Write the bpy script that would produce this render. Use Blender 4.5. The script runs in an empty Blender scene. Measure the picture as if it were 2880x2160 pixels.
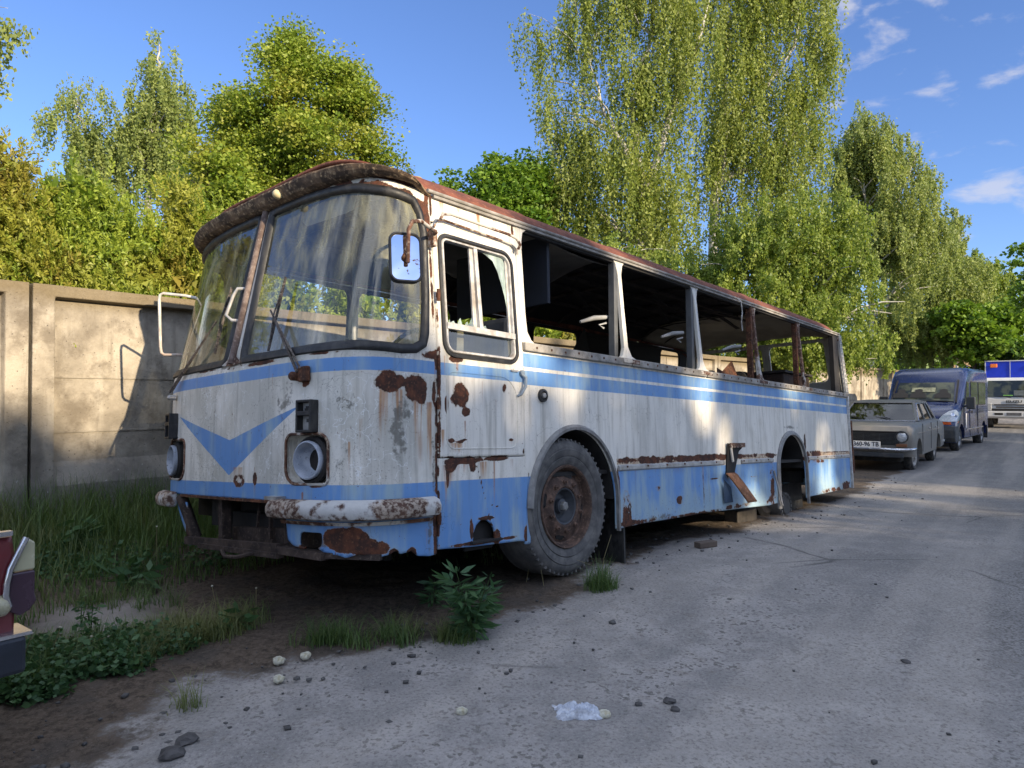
import bpy, bmesh, math, random
import numpy as np
from mathutils import Vector, Matrix, Quaternion
random.seed(7); RNG=np.random.default_rng(11)
SC=bpy.context.scene; COL=SC.collection
R=math.radians
# ------------------------------------------------------------------ camera
CAMZ=1.40; F=1997.; PITCH=math.atan(32/1997.)
cam=bpy.data.cameras.new('Camera'); cam.sensor_width=36; cam.lens=F/2880*36; cam.clip_end=2000; cam.clip_start=.05
co=bpy.data.objects.new('Camera',cam); COL.objects.link(co)
co.location=(0,0,CAMZ); co.rotation_euler=(math.pi/2+PITCH,0,0); SC.camera=co
SC.view_settings.view_transform='Standard'; SC.view_settings.look='None'; SC.view_settings.exposure=.9; SC.view_settings.gamma=1
# ------------------------------------------------------------------ sun and sky
SUN_EL=R(19.5); SUN_AZ=R(135.8)          # clockwise from +Y
sd=Vector((math.sin(SUN_AZ)*math.cos(SUN_EL),math.cos(SUN_AZ)*math.cos(SUN_EL),math.sin(SUN_EL)))
sl=bpy.data.lights.new('sun','SUN'); sl.energy=4.6; sl.angle=R(.53); sl.color=(1,.83,.60)
so=bpy.data.objects.new('sun',sl); COL.objects.link(so); so.rotation_euler=(-sd).to_track_quat('-Z','Y').to_euler()
world=bpy.data.worlds.new('World'); SC.world=world; world.use_nodes=True

class S:
    """socket wrapper with arithmetic"""
    def __init__(s,g,k): s.g=g; s.k=k
    def _m(s,op,b,c=None,r=False):
        return s.g.math(op,b,s,c) if r else s.g.math(op,s,b,c)
    def __add__(s,b): return s._m('ADD',b)
    __radd__=__add__
    def __sub__(s,b): return s._m('SUBTRACT',b)
    def __rsub__(s,b): return s._m('SUBTRACT',b,r=True)
    def __mul__(s,b): return s._m('MULTIPLY',b)
    __rmul__=__mul__
    def __truediv__(s,b): return s._m('DIVIDE',b)
    def __lt__(s,b): return s._m('LESS_THAN',b)
    def __gt__(s,b): return s._m('GREATER_THAN',b)
    def abs(s): return s.g.math('ABSOLUTE',s)
    def clamp(s): return s.g.step(s,0,1)
    def pow(s,e): return s.g.math('POWER',s,e)
class G:
    def __init__(s,nt): s.nt=nt; nt.nodes.clear()
    def n(s,t,**kw):
        x=s.nt.nodes.new(t)
        for k,v in kw.items(): setattr(x,k,v)
        return x
    def put(s,sock,v):
        if isinstance(v,S): s.nt.links.new(v.k,sock)
        elif v is not None:
            if isinstance(v,(tuple,list)) and len(v)==3 and sock.type=='RGBA': v=tuple(v)+(1,)
            if isinstance(v,(int,float)) and sock.type=='RGBA': v=(v,v,v,1)
            sock.default_value=v
    def math(s,op,a,b=None,c=None):
        x=s.n('ShaderNodeMath',operation=op)
        s.put(x.inputs[0],a); s.put(x.inputs[1],b)
        if c is not None: s.put(x.inputs[2],c)
        return S(s,x.outputs[0])
    def step(s,x,a,b,o0=0.,o1=1.,smooth=True):
        m=s.n('ShaderNodeMapRange',clamp=True,interpolation_type='SMOOTHSTEP' if smooth else 'LINEAR')
        s.put(m.inputs[0],x); s.put(m.inputs[1],a); s.put(m.inputs[2],b); s.put(m.inputs[3],o0); s.put(m.inputs[4],o1)
        return S(s,m.outputs[0])
    def coord(s,kind='Object'):
        return S(s,s.n('ShaderNodeTexCoord').outputs[kind])
    def pos(s): return S(s,s.n('ShaderNodeNewGeometry').outputs['Position'])
    def xyz(s,v):
        x=s.n('ShaderNodeSeparateXYZ'); s.put(x.inputs[0],v); return [S(s,x.outputs[i]) for i in range(3)]
    def vec(s,x,y,z):
        c=s.n('ShaderNodeCombineXYZ'); s.put(c.inputs[0],x); s.put(c.inputs[1],y); s.put(c.inputs[2],z); return S(s,c.outputs[0])
    def scale(s,v,sc,off=(0,0,0)):
        m=s.n('ShaderNodeMapping'); s.put(m.inputs[0],v); m.inputs['Scale'].default_value=sc; m.inputs['Location'].default_value=off; return S(s,m.outputs[0])
    def noise(s,v,sc=5.,det=4.,rough=.55,dist=0.,col=False):
        x=s.n('ShaderNodeTexNoise'); s.put(x.inputs['Vector'],v); s.put(x.inputs['Scale'],sc); s.put(x.inputs['Detail'],det); s.put(x.inputs['Roughness'],rough); s.put(x.inputs['Distortion'],dist)
        return S(s,x.outputs['Color' if col else 'Fac'])
    def voro(s,v,sc=5.,feat='F1',out='Distance',rand=1.):
        x=s.n('ShaderNodeTexVoronoi',feature=feat); s.put(x.inputs['Vector'],v); s.put(x.inputs['Scale'],sc); s.put(x.inputs['Randomness'],rand)
        return S(s,x.outputs[out])
    def attr(s,name,col=False):
        x=s.n('ShaderNodeAttribute',attribute_name=name); return S(s,x.outputs['Color' if col else 'Fac'])
    def mix(s,f,a,b,mode='MIX'):
        x=s.n('ShaderNodeMix',data_type='RGBA',blend_type=mode); s.put(x.inputs[0],f); s.put(x.inputs[6],a); s.put(x.inputs[7],b); return S(s,x.outputs[2])
    def bump(s,h,strength=.4,dist=.01,normal=None):
        x=s.n('ShaderNodeBump'); s.put(x.inputs['Height'],h); x.inputs['Strength'].default_value=strength; x.inputs['Distance'].default_value=dist
        if normal is not None: s.put(x.inputs['Normal'],normal)
        return S(s,x.outputs[0])
    def bsdf(s,col,rough=.6,metal=0.,normal=None,spec=None,**kw):
        x=s.n('ShaderNodeBsdfPrincipled'); s.put(x.inputs['Base Color'],col); s.put(x.inputs['Roughness'],rough); s.put(x.inputs['Metallic'],metal)
        if normal is not None: s.put(x.inputs['Normal'],normal)
        if spec is not None: s.put(x.inputs['Specular IOR Level'],spec)
        for k,v in kw.items(): s.put(x.inputs[k],v)
        return S(s,x.outputs[0])
    def mixsh(s,f,a,b):
        x=s.n('ShaderNodeMixShader'); s.put(x.inputs[0],f); s.nt.links.new(a.k,x.inputs[1]); s.nt.links.new(b.k,x.inputs[2]); return S(s,x.outputs[0])
    def out(s,sh,disp=None):
        o=s.n('ShaderNodeOutputMaterial'); s.nt.links.new(sh.k,o.inputs[0])
def newmat(name):
    m=bpy.data.materials.new(name); m.use_nodes=True; return m,G(m.node_tree)
# world : Nishita sky, small procedural clouds low in the right part of the sky
g=G(world.node_tree)
sky=g.n('ShaderNodeTexSky',sky_type='NISHITA'); sky.sun_disc=False; sky.sun_elevation=SUN_EL; sky.sun_rotation=SUN_AZ
sky.altitude=100; sky.air_density=1.0; sky.dust_density=.3; sky.ozone_density=3.0
tc=g.coord('Generated'); X,Y,Z=g.xyz(tc)
el=Z; az=g.math('ARCTAN2',X,Y)
pv=g.vec(az*1.0,el*2.3,0.)
cn=g.noise(pv,12.,6.,.55,.25)
cn2=g.noise(pv,3.2,2.,.5)
win=g.step(az,.30,.42)*g.step(az,.62,.80,1.,0.)*g.step(el,.10,.2)*g.step(el,.44,.50,1.,0.)
cl=g.step(cn+cn2*.55,.83,1.02)*win
skc=g.mix(1.,S(g,sky.outputs[0]),(.84,.92,1.20),'MULTIPLY')
skc=g.mix(cl*.62,skc,(3.9,3.9,4.3))
# unseen broken bright cloud added behind and above the viewer to lift ambient light
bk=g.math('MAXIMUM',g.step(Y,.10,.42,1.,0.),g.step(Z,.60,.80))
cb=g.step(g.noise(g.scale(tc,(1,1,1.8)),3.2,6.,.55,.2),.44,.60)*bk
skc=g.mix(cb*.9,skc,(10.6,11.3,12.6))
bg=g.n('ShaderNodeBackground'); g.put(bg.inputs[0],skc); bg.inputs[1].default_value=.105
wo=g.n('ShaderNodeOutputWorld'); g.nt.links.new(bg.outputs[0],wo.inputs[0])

# ------------------------------------------------------------------ pixel helpers (measured on the 2880x2160 photograph)
FW=np.array([0,math.cos(PITCH),math.sin(PITCH)]); UPV=np.array([0,-math.sin(PITCH),math.cos(PITCH)]); RT=np.array([1.,0,0]); C0=np.array([0,0,CAMZ])
def ray(px,py): return FW+RT*(px-1440)/F-UPV*(py-1080)/F
def at(px,py,Z): return C0+ray(px,py)*Z
KY=[-60,0,3,5.2,8,15,21,30,60,160]; KZ=[0,0,.04,.12,0.0,-.17,-.2,0.0,.1,.3]
def gz(x,y):
    x=np.asarray(x,float); y=np.asarray(y,float)
    z=np.interp(y,KY,KZ)
    # bank of earth towards the fence
    d=(-.7997*x+.6006*y)        # distance towards the fence (6.4 = wall)
    b=np.clip((d-4.4)/1.8,0,1); z=z+ .16*b*b*(3-2*b)*np.clip((y+2)/3,0,1)*np.clip((14-y)/6,0,1)
    return z
def ground_at(px,py):
    r=ray(px,py); zg=0.
    for _ in range(25):
        t=min((zg-CAMZ)/min(r[2],-1e-3),120.); p=C0+r*t; zg=.5*zg+.5*float(gz(p[0],p[1]))
    p[2]=float(gz(p[0],p[1])); return p
# ------------------------------------------------------------------ numpy noise
def _h(ix,iy,seed):
    n=(ix.astype(np.int64)*374761393+iy.astype(np.int64)*668265263+seed*2147483647)&0xffffffff
    n=((n^(n>>13))*1274126177)&0xffffffff
    return ((n^(n>>16))&0xffff)/65535.
def vn(x,y,seed=0):
    ix=np.floor(x);iy=np.floor(y);fx=x-ix;fy=y-iy;fx=fx*fx*(3-2*fx);fy=fy*fy*(3-2*fy)
    a=_h(ix,iy,seed);b=_h(ix+1,iy,seed);c=_h(ix,iy+1,seed);d=_h(ix+1,iy+1,seed)
    return (a*(1-fx)+b*fx)*(1-fy)+(c*(1-fx)+d*fx)*fy
def fbm(x,y,o=4,seed=0,gain=.5):
    s=0;a=1;t=0
    for i in range(o): s=s+a*vn(x*2**i,y*2**i,seed+i*17); t+=a; a*=gain
    return s/t
# ------------------------------------------------------------------ object helpers
def tag(o,label=None,cat=None,group=None,kind=None):
    if label: o['label']=label
    if cat: o['category']=cat
    if group: o['group']=group
    if kind: o['kind']=kind
    return o
def link(name,me,mat=None,parent=None):
    o=bpy.data.objects.new(name,me); COL.objects.link(o)
    if parent is not None: o.parent=parent
    if mat is not None: me.materials.append(mat)
    return o
def empty(name,loc=(0,0,0),rz=0.,mat=None):
    o=bpy.data.objects.new(name,None); COL.objects.link(o); o.empty_display_size=.2
    if mat is not None: o.matrix_world=mat
    else: o.location=loc; o.rotation_euler=(0,0,rz)
    return o
def smooth(me,ang=40):
    me.polygons.foreach_set('use_smooth',np.ones(len(me.polygons),bool))
    try: me.set_sharp_from_angle(angle=R(ang))
    except Exception: pass
class MB:
    def __init__(s): s.v=[]; s.f=[]
    def add(s,vs,fs):
        n=len(s.v); s.v+=[tuple(map(float,p)) for p in vs]; s.f+=[tuple(n+i for i in f) for f in fs]; return s
    def box(s,c,sz,rot=None,taper=1.):
        x,y,z=[k/2 for k in sz]; P=[]
        for a,b,d in ((-1,-1,-1),(1,-1,-1),(1,1,-1),(-1,1,-1),(-1,-1,1),(1,-1,1),(1,1,1),(-1,1,1)):
            t=taper if d>0 else 1.
            v=Vector((a*x*t,b*y*t,d*z))
            if rot is not None: v=rot@v
            P.append(v+Vector(c))
        return s.add(P,[(0,3,2,1),(4,5,6,7),(0,1,5,4),(1,2,6,5),(2,3,7,6),(3,0,4,7)])
    def bar(s,p,q,w,h,up=(0,0,1)):
        p=Vector(p);q=Vector(q);d=(q-p).normalized();u=Vector(up);x=d.cross(u)
        if x.length<1e-4: x=d.cross(Vector((1,0,0)))
        x.normalize();y=x.cross(d)
        P=[]
        for e in (p,q):
            for a,b in ((-1,-1),(1,-1),(1,1),(-1,1)): P.append(e+x*a*w/2+y*b*h/2)
        return s.add(P,[(0,3,2,1),(4,5,6,7),(0,1,5,4),(1,2,6,5),(2,3,7,6),(3,0,4,7)])
    def tube(s,pts,r,seg=8,cap=True,closed=False):
        pts=[Vector(p) for p in pts]; n=len(pts); rs=r if hasattr(r,'__len__') else [r]*n
        up=None; P=[]
        for i,p in enumerate(pts):
            if closed: d=pts[(i+1)%n]-pts[i-1]
            else: d=pts[min(i+1,n-1)]-pts[max(i-1,0)]
            d.normalize()
            if up is None: up=d.orthogonal().normalized()
            up=(up-d*up.dot(d))
            up=up.normalized() if up.length>1e-5 else d.orthogonal().normalized()
            y=d.cross(up)
            for k in range(seg):
                a=2*math.pi*k/seg; P.append(p+(up*math.cos(a)+y*math.sin(a))*rs[i])
        Fc=[]
        m=n if closed else n-1
        for i in range(m):
            j=(i+1)%n
            for k in range(seg): Fc.append((i*seg+k,i*seg+(k+1)%seg,j*seg+(k+1)%seg,j*seg+k))
        if cap and not closed: Fc+=[tuple(range(seg))[::-1],tuple((n-1)*seg+k for k in range(seg))]
        return s.add(P,Fc)
    def lathe(s,prof,axis_p,axis_d,seg=32,closed=False):
        """prof: list of (r,t) along the axis"""
        d=Vector(axis_d).normalized();x=d.orthogonal().normalized();y=d.cross(x);p0=Vector(axis_p);P=[];n=len(prof)
        for r,t in prof:
            for k in range(seg):
                a=2*math.pi*k/seg; P.append(p0+d*t+(x*math.cos(a)+y*math.sin(a))*r)
        Fc=[]
        for i in range(n if closed else n-1):
            j=(i+1)%n
            for k in range(seg): Fc.append((i*seg+k,i*seg+(k+1)%seg,j*seg+(k+1)%seg,j*seg+k))
        return s.add(P,Fc)
    def prism(s,poly,o,ex,ey,en,t0,t1):
        """polygon in plane (ex,ey) at origin o, extruded along en between t0 and t1"""
        o=Vector(o);ex=Vector(ex);ey=Vector(ey);en=Vector(en);n=len(poly)
        P=[o+ex*a+ey*b+en*t0 for a,b in poly]+[o+ex*a+ey*b+en*t1 for a,b in poly]
        Fc=[tuple(range(n))[::-1],tuple(range(n,2*n))]+[(i,(i+1)%n,n+(i+1)%n,n+i) for i in range(n)]
        return s.add(P,Fc)
    def build(s,name,mat,parent=None,sm=None,bevel=0,recalc=False,mods=None):
        me=bpy.data.meshes.new(name); me.from_pydata(s.v,[],s.f); me.update()
        if recalc:
            b=bmesh.new(); b.from_mesh(me); bmesh.ops.recalc_face_normals(b,faces=b.faces); b.to_mesh(me); b.free()
        if sm: smooth(me,sm)
        o=link(name,me,mat,parent)
        if bevel:
            m=o.modifiers.new('bevel','BEVEL'); m.width=bevel; m.segments=2; m.limit_method='ANGLE'; m.angle_limit=R(40)
        return o
def arr_mesh(name,V,Q,mat,parent=None,attrs=None,sm=False,colattr=None):
    """fast mesh from numpy verts (N,3) and quads (M,4) or tris"""
    me=bpy.data.meshes.new(name); k=Q.shape[1]
    me.vertices.add(len(V)); me.vertices.foreach_set('co',np.ascontiguousarray(V,dtype=np.float32).ravel())
    me.loops.add(Q.size); me.loops.foreach_set('vertex_index',np.ascontiguousarray(Q,dtype=np.int32).ravel())
    me.polygons.add(len(Q)); me.polygons.foreach_set('loop_start',np.arange(0,Q.size,k,dtype=np.int32)); 
    try: me.polygons.foreach_set('loop_total',np.full(len(Q),k,dtype=np.int32))
    except Exception: pass
    if sm: me.polygons.foreach_set('use_smooth',np.ones(len(Q),bool))
    for an,av in (attrs or {}).items():
        a=me.attributes.new(an,'FLOAT','POINT'); a.data.foreach_set('value',np.ascontiguousarray(av,dtype=np.float32))
    me.update()
    return link(name,me,mat,parent)
def poly_sdf(x,y,poly):
    """signed distance to a closed polygon, negative inside"""
    P=np.asarray(poly,float); n=len(P); d=np.full(x.shape,1e9); ins=np.zeros(x.shape,bool)
    for i in range(n):
        ax,ay=P[i]; bx,by=P[(i+1)%n]; ex,ey=bx-ax,by-ay
        t=np.clip(((x-ax)*ex+(y-ay)*ey)/(ex*ex+ey*ey+1e-12),0,1)
        d=np.minimum(d,(x-ax-t*ex)**2+(y-ay-t*ey)**2)
        c=((ay>y)!=(by>y)) & (x<(bx-ax)*(y-ay)/((by-ay) if by!=ay else 1e-12)+ax)
        ins^=c
    d=np.sqrt(d); return np.where(ins,-d,d)
def rrect(x0,x1,y0,y1,r,seg=6):
    """rounded rectangle; r = (bl, br, tr, tl) radii"""
    if not hasattr(r,'__len__'): r=(r,)*4
    out=[]
    for (cx,cy,a0,rr) in ((x0+r[0],y0+r[0],180,r[0]),(x1-r[1],y0+r[1],270,r[1]),(x1-r[2],y1-r[2],0,r[2]),(x0+r[3],y1-r[3],90,r[3])):
        for k in range(seg+1):
            a=R(a0+90*k/seg); out.append((cx+rr*math.cos(a),cy+rr*math.sin(a)))
    return out
def sheet(name,SF,a0,a1,b0,b1,step,mat,parent,outer=None,holes=(),thick=.012,attrf=None,jag=None,flip=False):
    na=max(2,int(round((a1-a0)/step))+1); nb=max(2,int(round((b1-b0)/step))+1)
    A,B=np.meshgrid(np.linspace(a0,a1,na),np.linspace(b0,b1,nb),indexing='ij'); A=A.ravel();B=B.ravel()
    def Fd(x,y):
        f=np.full(x.shape,-1e9)
        if outer is not None: f=np.maximum(f,poly_sdf(x,y,outer))
        for h in holes: f=np.maximum(f,-poly_sdf(x,y,h))
        if jag is not None: f=np.maximum(f,jag(x,y))
        return f
    i=np.arange(na-1);j=np.arange(nb-1);I,J=np.meshgrid(i,j,indexing='ij');q=(I*nb+J).ravel()
    Q=np.stack([q,q+nb,q+nb+1,q+1],1)
    if outer is not None or holes or jag is not None:
        cx=A[Q].mean(1);cy=B[Q].mean(1); Q=Q[Fd(cx,cy)<0]
        # boundary verts
        e=np.concatenate([Q[:,[0,1]],Q[:,[1,2]],Q[:,[2,3]],Q[:,[3,0]]]); e=np.sort(e,1)
        ue,c=np.unique(e,axis=0,return_counts=True); bv=np.unique(ue[c==1])
        for _ in range(3):
            x=A[bv];y=B[bv];f=Fd(x,y);h=1e-4
            gx=(Fd(x+h,y)-f)/h;gy=(Fd(x,y+h)-f)/h;gl=np.maximum(gx*gx+gy*gy,.2)
            s=np.where(np.abs(f)<step*1.6,1.,0.)
            A[bv]=np.clip(x-f*gx/gl*s,a0,a1);B[bv]=np.clip(y-f*gy/gl*s,b0,b1)
    used=np.unique(Q); mp=np.zeros(len(A),int); mp[used]=np.arange(len(used)); Q=mp[Q];A=A[used];B=B[used]
    P=SF(A,B)
    if flip: Q=Q[:,::-1]
    at_=attrf(A,B) if attrf else None
    o=arr_mesh(name,P,Q,mat,parent,at_,sm=True)
    if thick:
        m=o.modifiers.new('solid','SOLIDIFY'); m.thickness=thick; m.offset=-1
    return o
# ================================================================== BUS (local axes: u rearwards, v across from the driver's side, w up)
BU=Vector((0.66419718,0.74603045,-0.04775636)); BV=Vector((-0.74742819,0.66153811,-0.06097888)); BW=Vector((-0.01389945,0.07619646,0.99699594)); BP=Vector((0.40404218,4.9661762,0.13694763))
BM=Matrix(((BU.x,BV.x,BW.x,BP.x),(BU.y,BV.y,BW.y,BP.y),(BU.z,BV.z,BW.z,BP.z),(0,0,0,1)))
bus=empty('derelict_bus',mat=BM)
tag(bus,'derelict white and blue rusty bus without side glass, nose towards the viewer','bus')

# ---- materials
def m_paint(name,zone=True,white=(.72,.69,.62),blue=(.125,.27,.53),grime=1.,crack=0.,rough=.5):
    m,g=newmat(name); P=g.coord('Object'); u,v,w=g.xyz(P)
    nz=g.noise(P,9,5,.6); wob=(g.noise(P,30,2,.5)-.5)*.004
    if zone:
        ww=w+wob
        low=ww<.709
        b1=(ww>1.330)*(ww<1.404)*(u<-.468)
        b2=((ww>1.316)*(ww<1.412)+(ww>1.436)*(ww<1.529))*(u>-.468)
        x=(v-1.25).abs()
        V=(ww<(.971+x*.2337))*(ww>(.751+x*.5195))*(u<-1.4)*(x<.77)
        bm=g.math('MAXIMUM',g.math('MAXIMUM',low,b1),g.math('MAXIMUM',b2,V))
    else: bm=0.
    # blue fades to a pale green-grey towards the bottom edge and in worn patches
    n2=g.noise(g.scale(P,(3,3,1.1)),1.6,4,.6); n3=g.noise(g.scale(P,(9,9,1.2)),2.2,3,.6)
    fade=g.step(n2+(n3-.5)*.5+g.step(w,.28,.62,.30,.04)*(u>.5),.44,.76)
    bcol=g.mix(fade*.8,blue,(.32,.42,.44))
    bcol=g.mix(g.step(g.noise(P,2.3,3),.45,.7)*.45,bcol,(.09,.22,.47))
    # white with vertical dirty streaks and dusty patches
    st=g.noise(g.scale(P,(14,14,1.0)),1.5,5,.6); st2=g.noise(g.scale(P,(38,38,2.2)),1.2,4,.6)
    wcol=g.mix(g.step(st,.42,.74)*.50*grime,white,(.42,.385,.31))
    wcol=g.mix(g.step(st2,.52,.75)*.13*grime,wcol,(.25,.23,.19))
    wcol=g.mix(g.step(g.noise(g.scale(P,(1,1,.5)),3.2,5,.65),.46,.70)*.50*grime,wcol,(.42,.385,.30)); wcol=g.mix(g.step(g.noise(g.scale(P,(1,1,.35)),1.7,3,.5),.5,.68)*.4,wcol,(.37,.37,.35))
    if crack>=1:
        wcol=g.mix(g.step(g.noise(P,2.6,4,.6),.38,.62)*.55,wcol,(.40,.395,.345))
    sp=g.noise(P,95,3,.6); spm=g.step(sp,.56,.68)*g.step(g.noise(P,3.3,3,.5),.44,.60)
    wcol=g.mix(spm*.55*grime*(.35+.65*crack),wcol,(.13,.125,.11))
    col=g.mix(bm,wcol,bcol)
    col=g.mix(g.step(st,.50,.78)*.30*grime,col,(.12,.12,.11))
    if crack:
        ve=g.scale(P,(1,1,.55)); vd=g.noise(P,7,3,.6,col=True)
        vv=g.mix(.16,ve,vd); e=g.voro(vv,13,'DISTANCE_TO_EDGE')
        cm=g.step(e,.0,.022,1.,0.)*g.step(g.noise(P,3.6,2,.5),.44,.54)*(u<-1.35)*(1.-bm if not isinstance(bm,float) else 1.)
        col=g.mix(cm*.8,col,(.74,.75,.74))
        e2=g.voro(g.mix(.2,P,vd),5.,'DISTANCE_TO_EDGE')
        col=g.mix(g.step(e2,.0,.006,1.,0.)*g.step(g.noise(P,2.2,2,.5),.5,.6)*.7,col,(.03,.028,.025))
    if zone:
        bd=(w>.760)*(w<.806)*(u>.63)*(((u<3.70)+(u>4.79)).clamp())
        col=g.mix(bd*.9,col,g.mix(g.step(g.noise(P,22,5,.65),.44,.58),(.52,.42,.29),(.26,.11,.05)))
    # orange run-off stains and bare rust, positions carried by the mesh
    stk=g.attr('streak'); rs=g.attr('rust')
    sm=g.step(stk*g.step(g.noise(g.scale(P,(42,42,1.6)),1.3,3),.30,.62,.15,1.1),.12,.75)
    col=g.mix(sm*.85,col,g.mix(g.step(nz,.35,.65),(.42,.22,.085),(.27,.105,.04)))
    gn=g.attr('dirt'); col=g.mix(g.step(gn+(g.noise(P,26,4,.65)-.5)*.9,.42,.62)*.8,col,g.mix(nz,(.05,.05,.045),(.17,.16,.13)))
    rn=rs+(g.noise(P,30,6,.72)-.5)*.75
    rm=g.step(rn,.485,.515); edge=g.step(rn,.38,.485)*(1.-rm)
    rc=g.mix(g.step(g.noise(P,16,5,.65),.38,.66),(.040,.021,.016),(.115,.042,.022))
    rc=g.mix(g.step(g.noise(P,60,3,.6),.55,.72)*.6,rc,(.24,.10,.045))
    col=g.mix(edge*.6,col,(.34,.26,.17)); col=g.mix(rm,col,rc)
    # pin-prick rust
    prn=g.noise(g.scale(P,(1,1,.6)),42,3,.65)
    if zone: prn=prn+g.step(w,.28,.70,.055,.0)*(u>.6)
    pr=g.step(prn,.68,.72)
    col=g.mix(pr*.75,col,(.13,.055,.03))
    h=g.mix(rm,g.noise(P,3.0,2,.5)*.30+g.noise(P,120,3)*.04+.6,g.noise(P,70,4,.7)*.25)
    nb=g.bump(h,.55,.012)
    g.out(g.bsdf(col,g.mix(rm,g.noise(P,20,3)*.25+(rough-.1),.92),0.,nb,.35)); return m
def m_rust(name,a=(.045,.022,.015),b=(.14,.055,.028),c=(.30,.19,.11),k=.35,sc=14,rough=.85,pale=None):
    m,g=newmat(name); P=g.coord('Object')
    n=g.noise(P,sc,6,.65); n2=g.noise(P,sc*4,4,.65)
    col=g.mix(g.step(n,.36,.66),a,b); col=g.mix(g.step(n2,.62-.2*k,.8-.2*k)*.8,col,c)
    if pale: col=g.mix(g.step(g.noise(P,sc*.5,5,.6),.50,.58)*.9,col,pale)
    g.out(g.bsdf(col,rough,0.,g.bump(n2+n*.5,.5,.006),.3)); return m
def m_plain(name,c,rough=.5,metal=0.,var=.25,sc=12,bump=.15,dirt=None,spec=None):
    m,g=newmat(name); P=g.coord('Object'); n=g.noise(P,sc,5,.6)
    c2=tuple(x*(1-var) for x in c)
    col=g.mix(g.step(n,.35,.65),c2,c)
    if dirt: col=g.mix(g.step(g.noise(g.scale(P,(1,1,.4)),sc*.8,5,.65),.45,.7)*.8,col,dirt)
    g.out(g.bsdf(col,g.step(n,.3,.7,max(.03,rough-.08),min(1,rough+.08)),metal,g.bump(g.noise(P,sc*5,3),bump,.004) if bump else None,spec)); return m
M_PAINT=m_paint('bus_paint',crack=.35); M_NOSE=m_paint('bus_front_paint',crack=1.,grime=1.15)
M_WHITE=m_paint('old_white_paint',zone=False,crack=.2)
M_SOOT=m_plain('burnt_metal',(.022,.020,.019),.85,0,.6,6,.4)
M_BLACK=m_plain('black_rubber',(.016,.016,.017),.55,0,.4,20,.3,(.05,.047,.042))
M_DARK=m_plain('dark_underside',(.03,.027,.024),.9,0,.4,8,.3,(.06,.05,.04))
M_ALU=m_plain('dull_aluminium',(.46,.45,.43),.45,.35,.3,14,.2,(.24,.21,.17))
M_RUST=m_rust('brown_rust'); M_RUSTPALE=m_rust('rusty_white_paint',(.06,.03,.022),(.20,.10,.06),(.34,.29,.22),.6,9,.8,(.50,.48,.43))
M_BUMP=m_rust('peeling_bumper_paint',(.07,.036,.026),(.17,.10,.07),(.42,.36,.29),1.0,8,.8,(.50,.50,.48))
M_ROOF=m_rust('red_rusted_roof',(.105,.040,.028),(.20,.070,.042),(.33,.17,.09),.25,7,.85)
M_VISOR=m_rust('flaking_visor',(.060,.044,.034),(.20,.135,.085),(.45,.34,.21),.55,9,.95)
M_LINER=m_plain('cream_ceiling_board',(.30,.26,.19),.6,0,.4,3,.1)
M_LINW=m_plain('pale_ceiling_board',(.22,.21,.19),.6,0,.5,3,.1,(.10,.08,.06))
M_FRAMEAL=m_plain('white_window_frame',(.52,.51,.49),.45,0,.35,18,.2,(.25,.21,.17))
def m_glass(name,dirt=.35,tint=(.45,.43,.33),dark=0.,streak=True,alpha_tr=(.85,.88,.86)):
    m,g=newmat(name); P=g.coord('Object')
    n=g.noise(g.scale(P,(1,1,.28)),9,5,.6,.4); n2=g.noise(g.scale(P,(10,10,.7)),2.2,4,.6)
    d=g.step(n*.75+n2*.32,.36,.80)*dirt*1.3+dirt*.30
    tr=g.n('ShaderNodeBsdfTransparent'); tr.inputs[0].default_value=alpha_tr+(1,)
    gl=g.n('ShaderNodeBsdfGlossy'); gl.inputs[1].default_value=.03; g.put(gl.inputs[0],(.95,.97,1.))
    lw=g.n('ShaderNodeLayerWeight'); lw.inputs[0].default_value=.35
    fr=S(g,lw.outputs['Fresnel'])*.85+.05
    a=g.mixsh(g.step(fr,0,1,0,1,False),S(g,tr.outputs[0]),S(g,gl.outputs[0]))
    dc=g.mix(g.step(n2,.4,.65),tint,tuple(t*.55 for t in tint))
    df=g.bsdf(dc,.6,0.,None,.3)
    g.out(g.mixsh(d.clamp(),a,df)); return m
M_WSG=m_glass('dusty_windscreen_glass',.40,(.38,.37,.24)); M_GLASS=m_glass('dusty_window_glass',.20,(.10,.125,.115),alpha_tr=(.55,.62,.58))
M_SHARD=m_glass('crazed_safety_glass',.8,(.40,.50,.47))

# ---- body surface functions
HALF=1.25; NN=4.3
_t=np.linspace(0,math.pi/2,3000)
def _cont(n,d,hw=1.25):
    x=hw*np.sin(_t)**(2/n); y=d*np.cos(_t)**(2/n)     # x: half offset, y: bulge
    s=np.concatenate([[0],np.cumsum(np.hypot(np.diff(x),np.diff(y)))]); return s,x/hw,y/d
NS,NX,NY=_cont(NN,.62); NL=NS[-1]
RS_,RX,RY=_cont(3.0,.46); RL=RS_[-1]
def tum(w): return np.where(w<1.5,0,(w-1.5)*.07)
def ddn(w): return np.where(w<1.4,.62,.62-(w-1.4)*.21)
def SN(a,w,off=0.):
    a=np.asarray(a,float);w=np.asarray(w,float)
    def pt(a):
        s=np.abs(a); x=np.interp(s,NS,NX)*np.sign(a); y=np.interp(s,NS,NY)
        return -1.24-ddn(w)*y, 1.25+(1.25-tum(w))*x
    u,v=pt(a)
    if np.any(off!=0):
        u1,v1=pt(np.clip(a-.01,-NL,NL));u2,v2=pt(np.clip(a+.01,-NL,NL)); tu,tv=u2-u1,v2-v1; l=np.hypot(tu,tv)+1e-9
        u=u-tv/l*off; v=v+tu/l*off
    return np.stack([u,v,w*np.ones_like(u)],-1)
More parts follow.
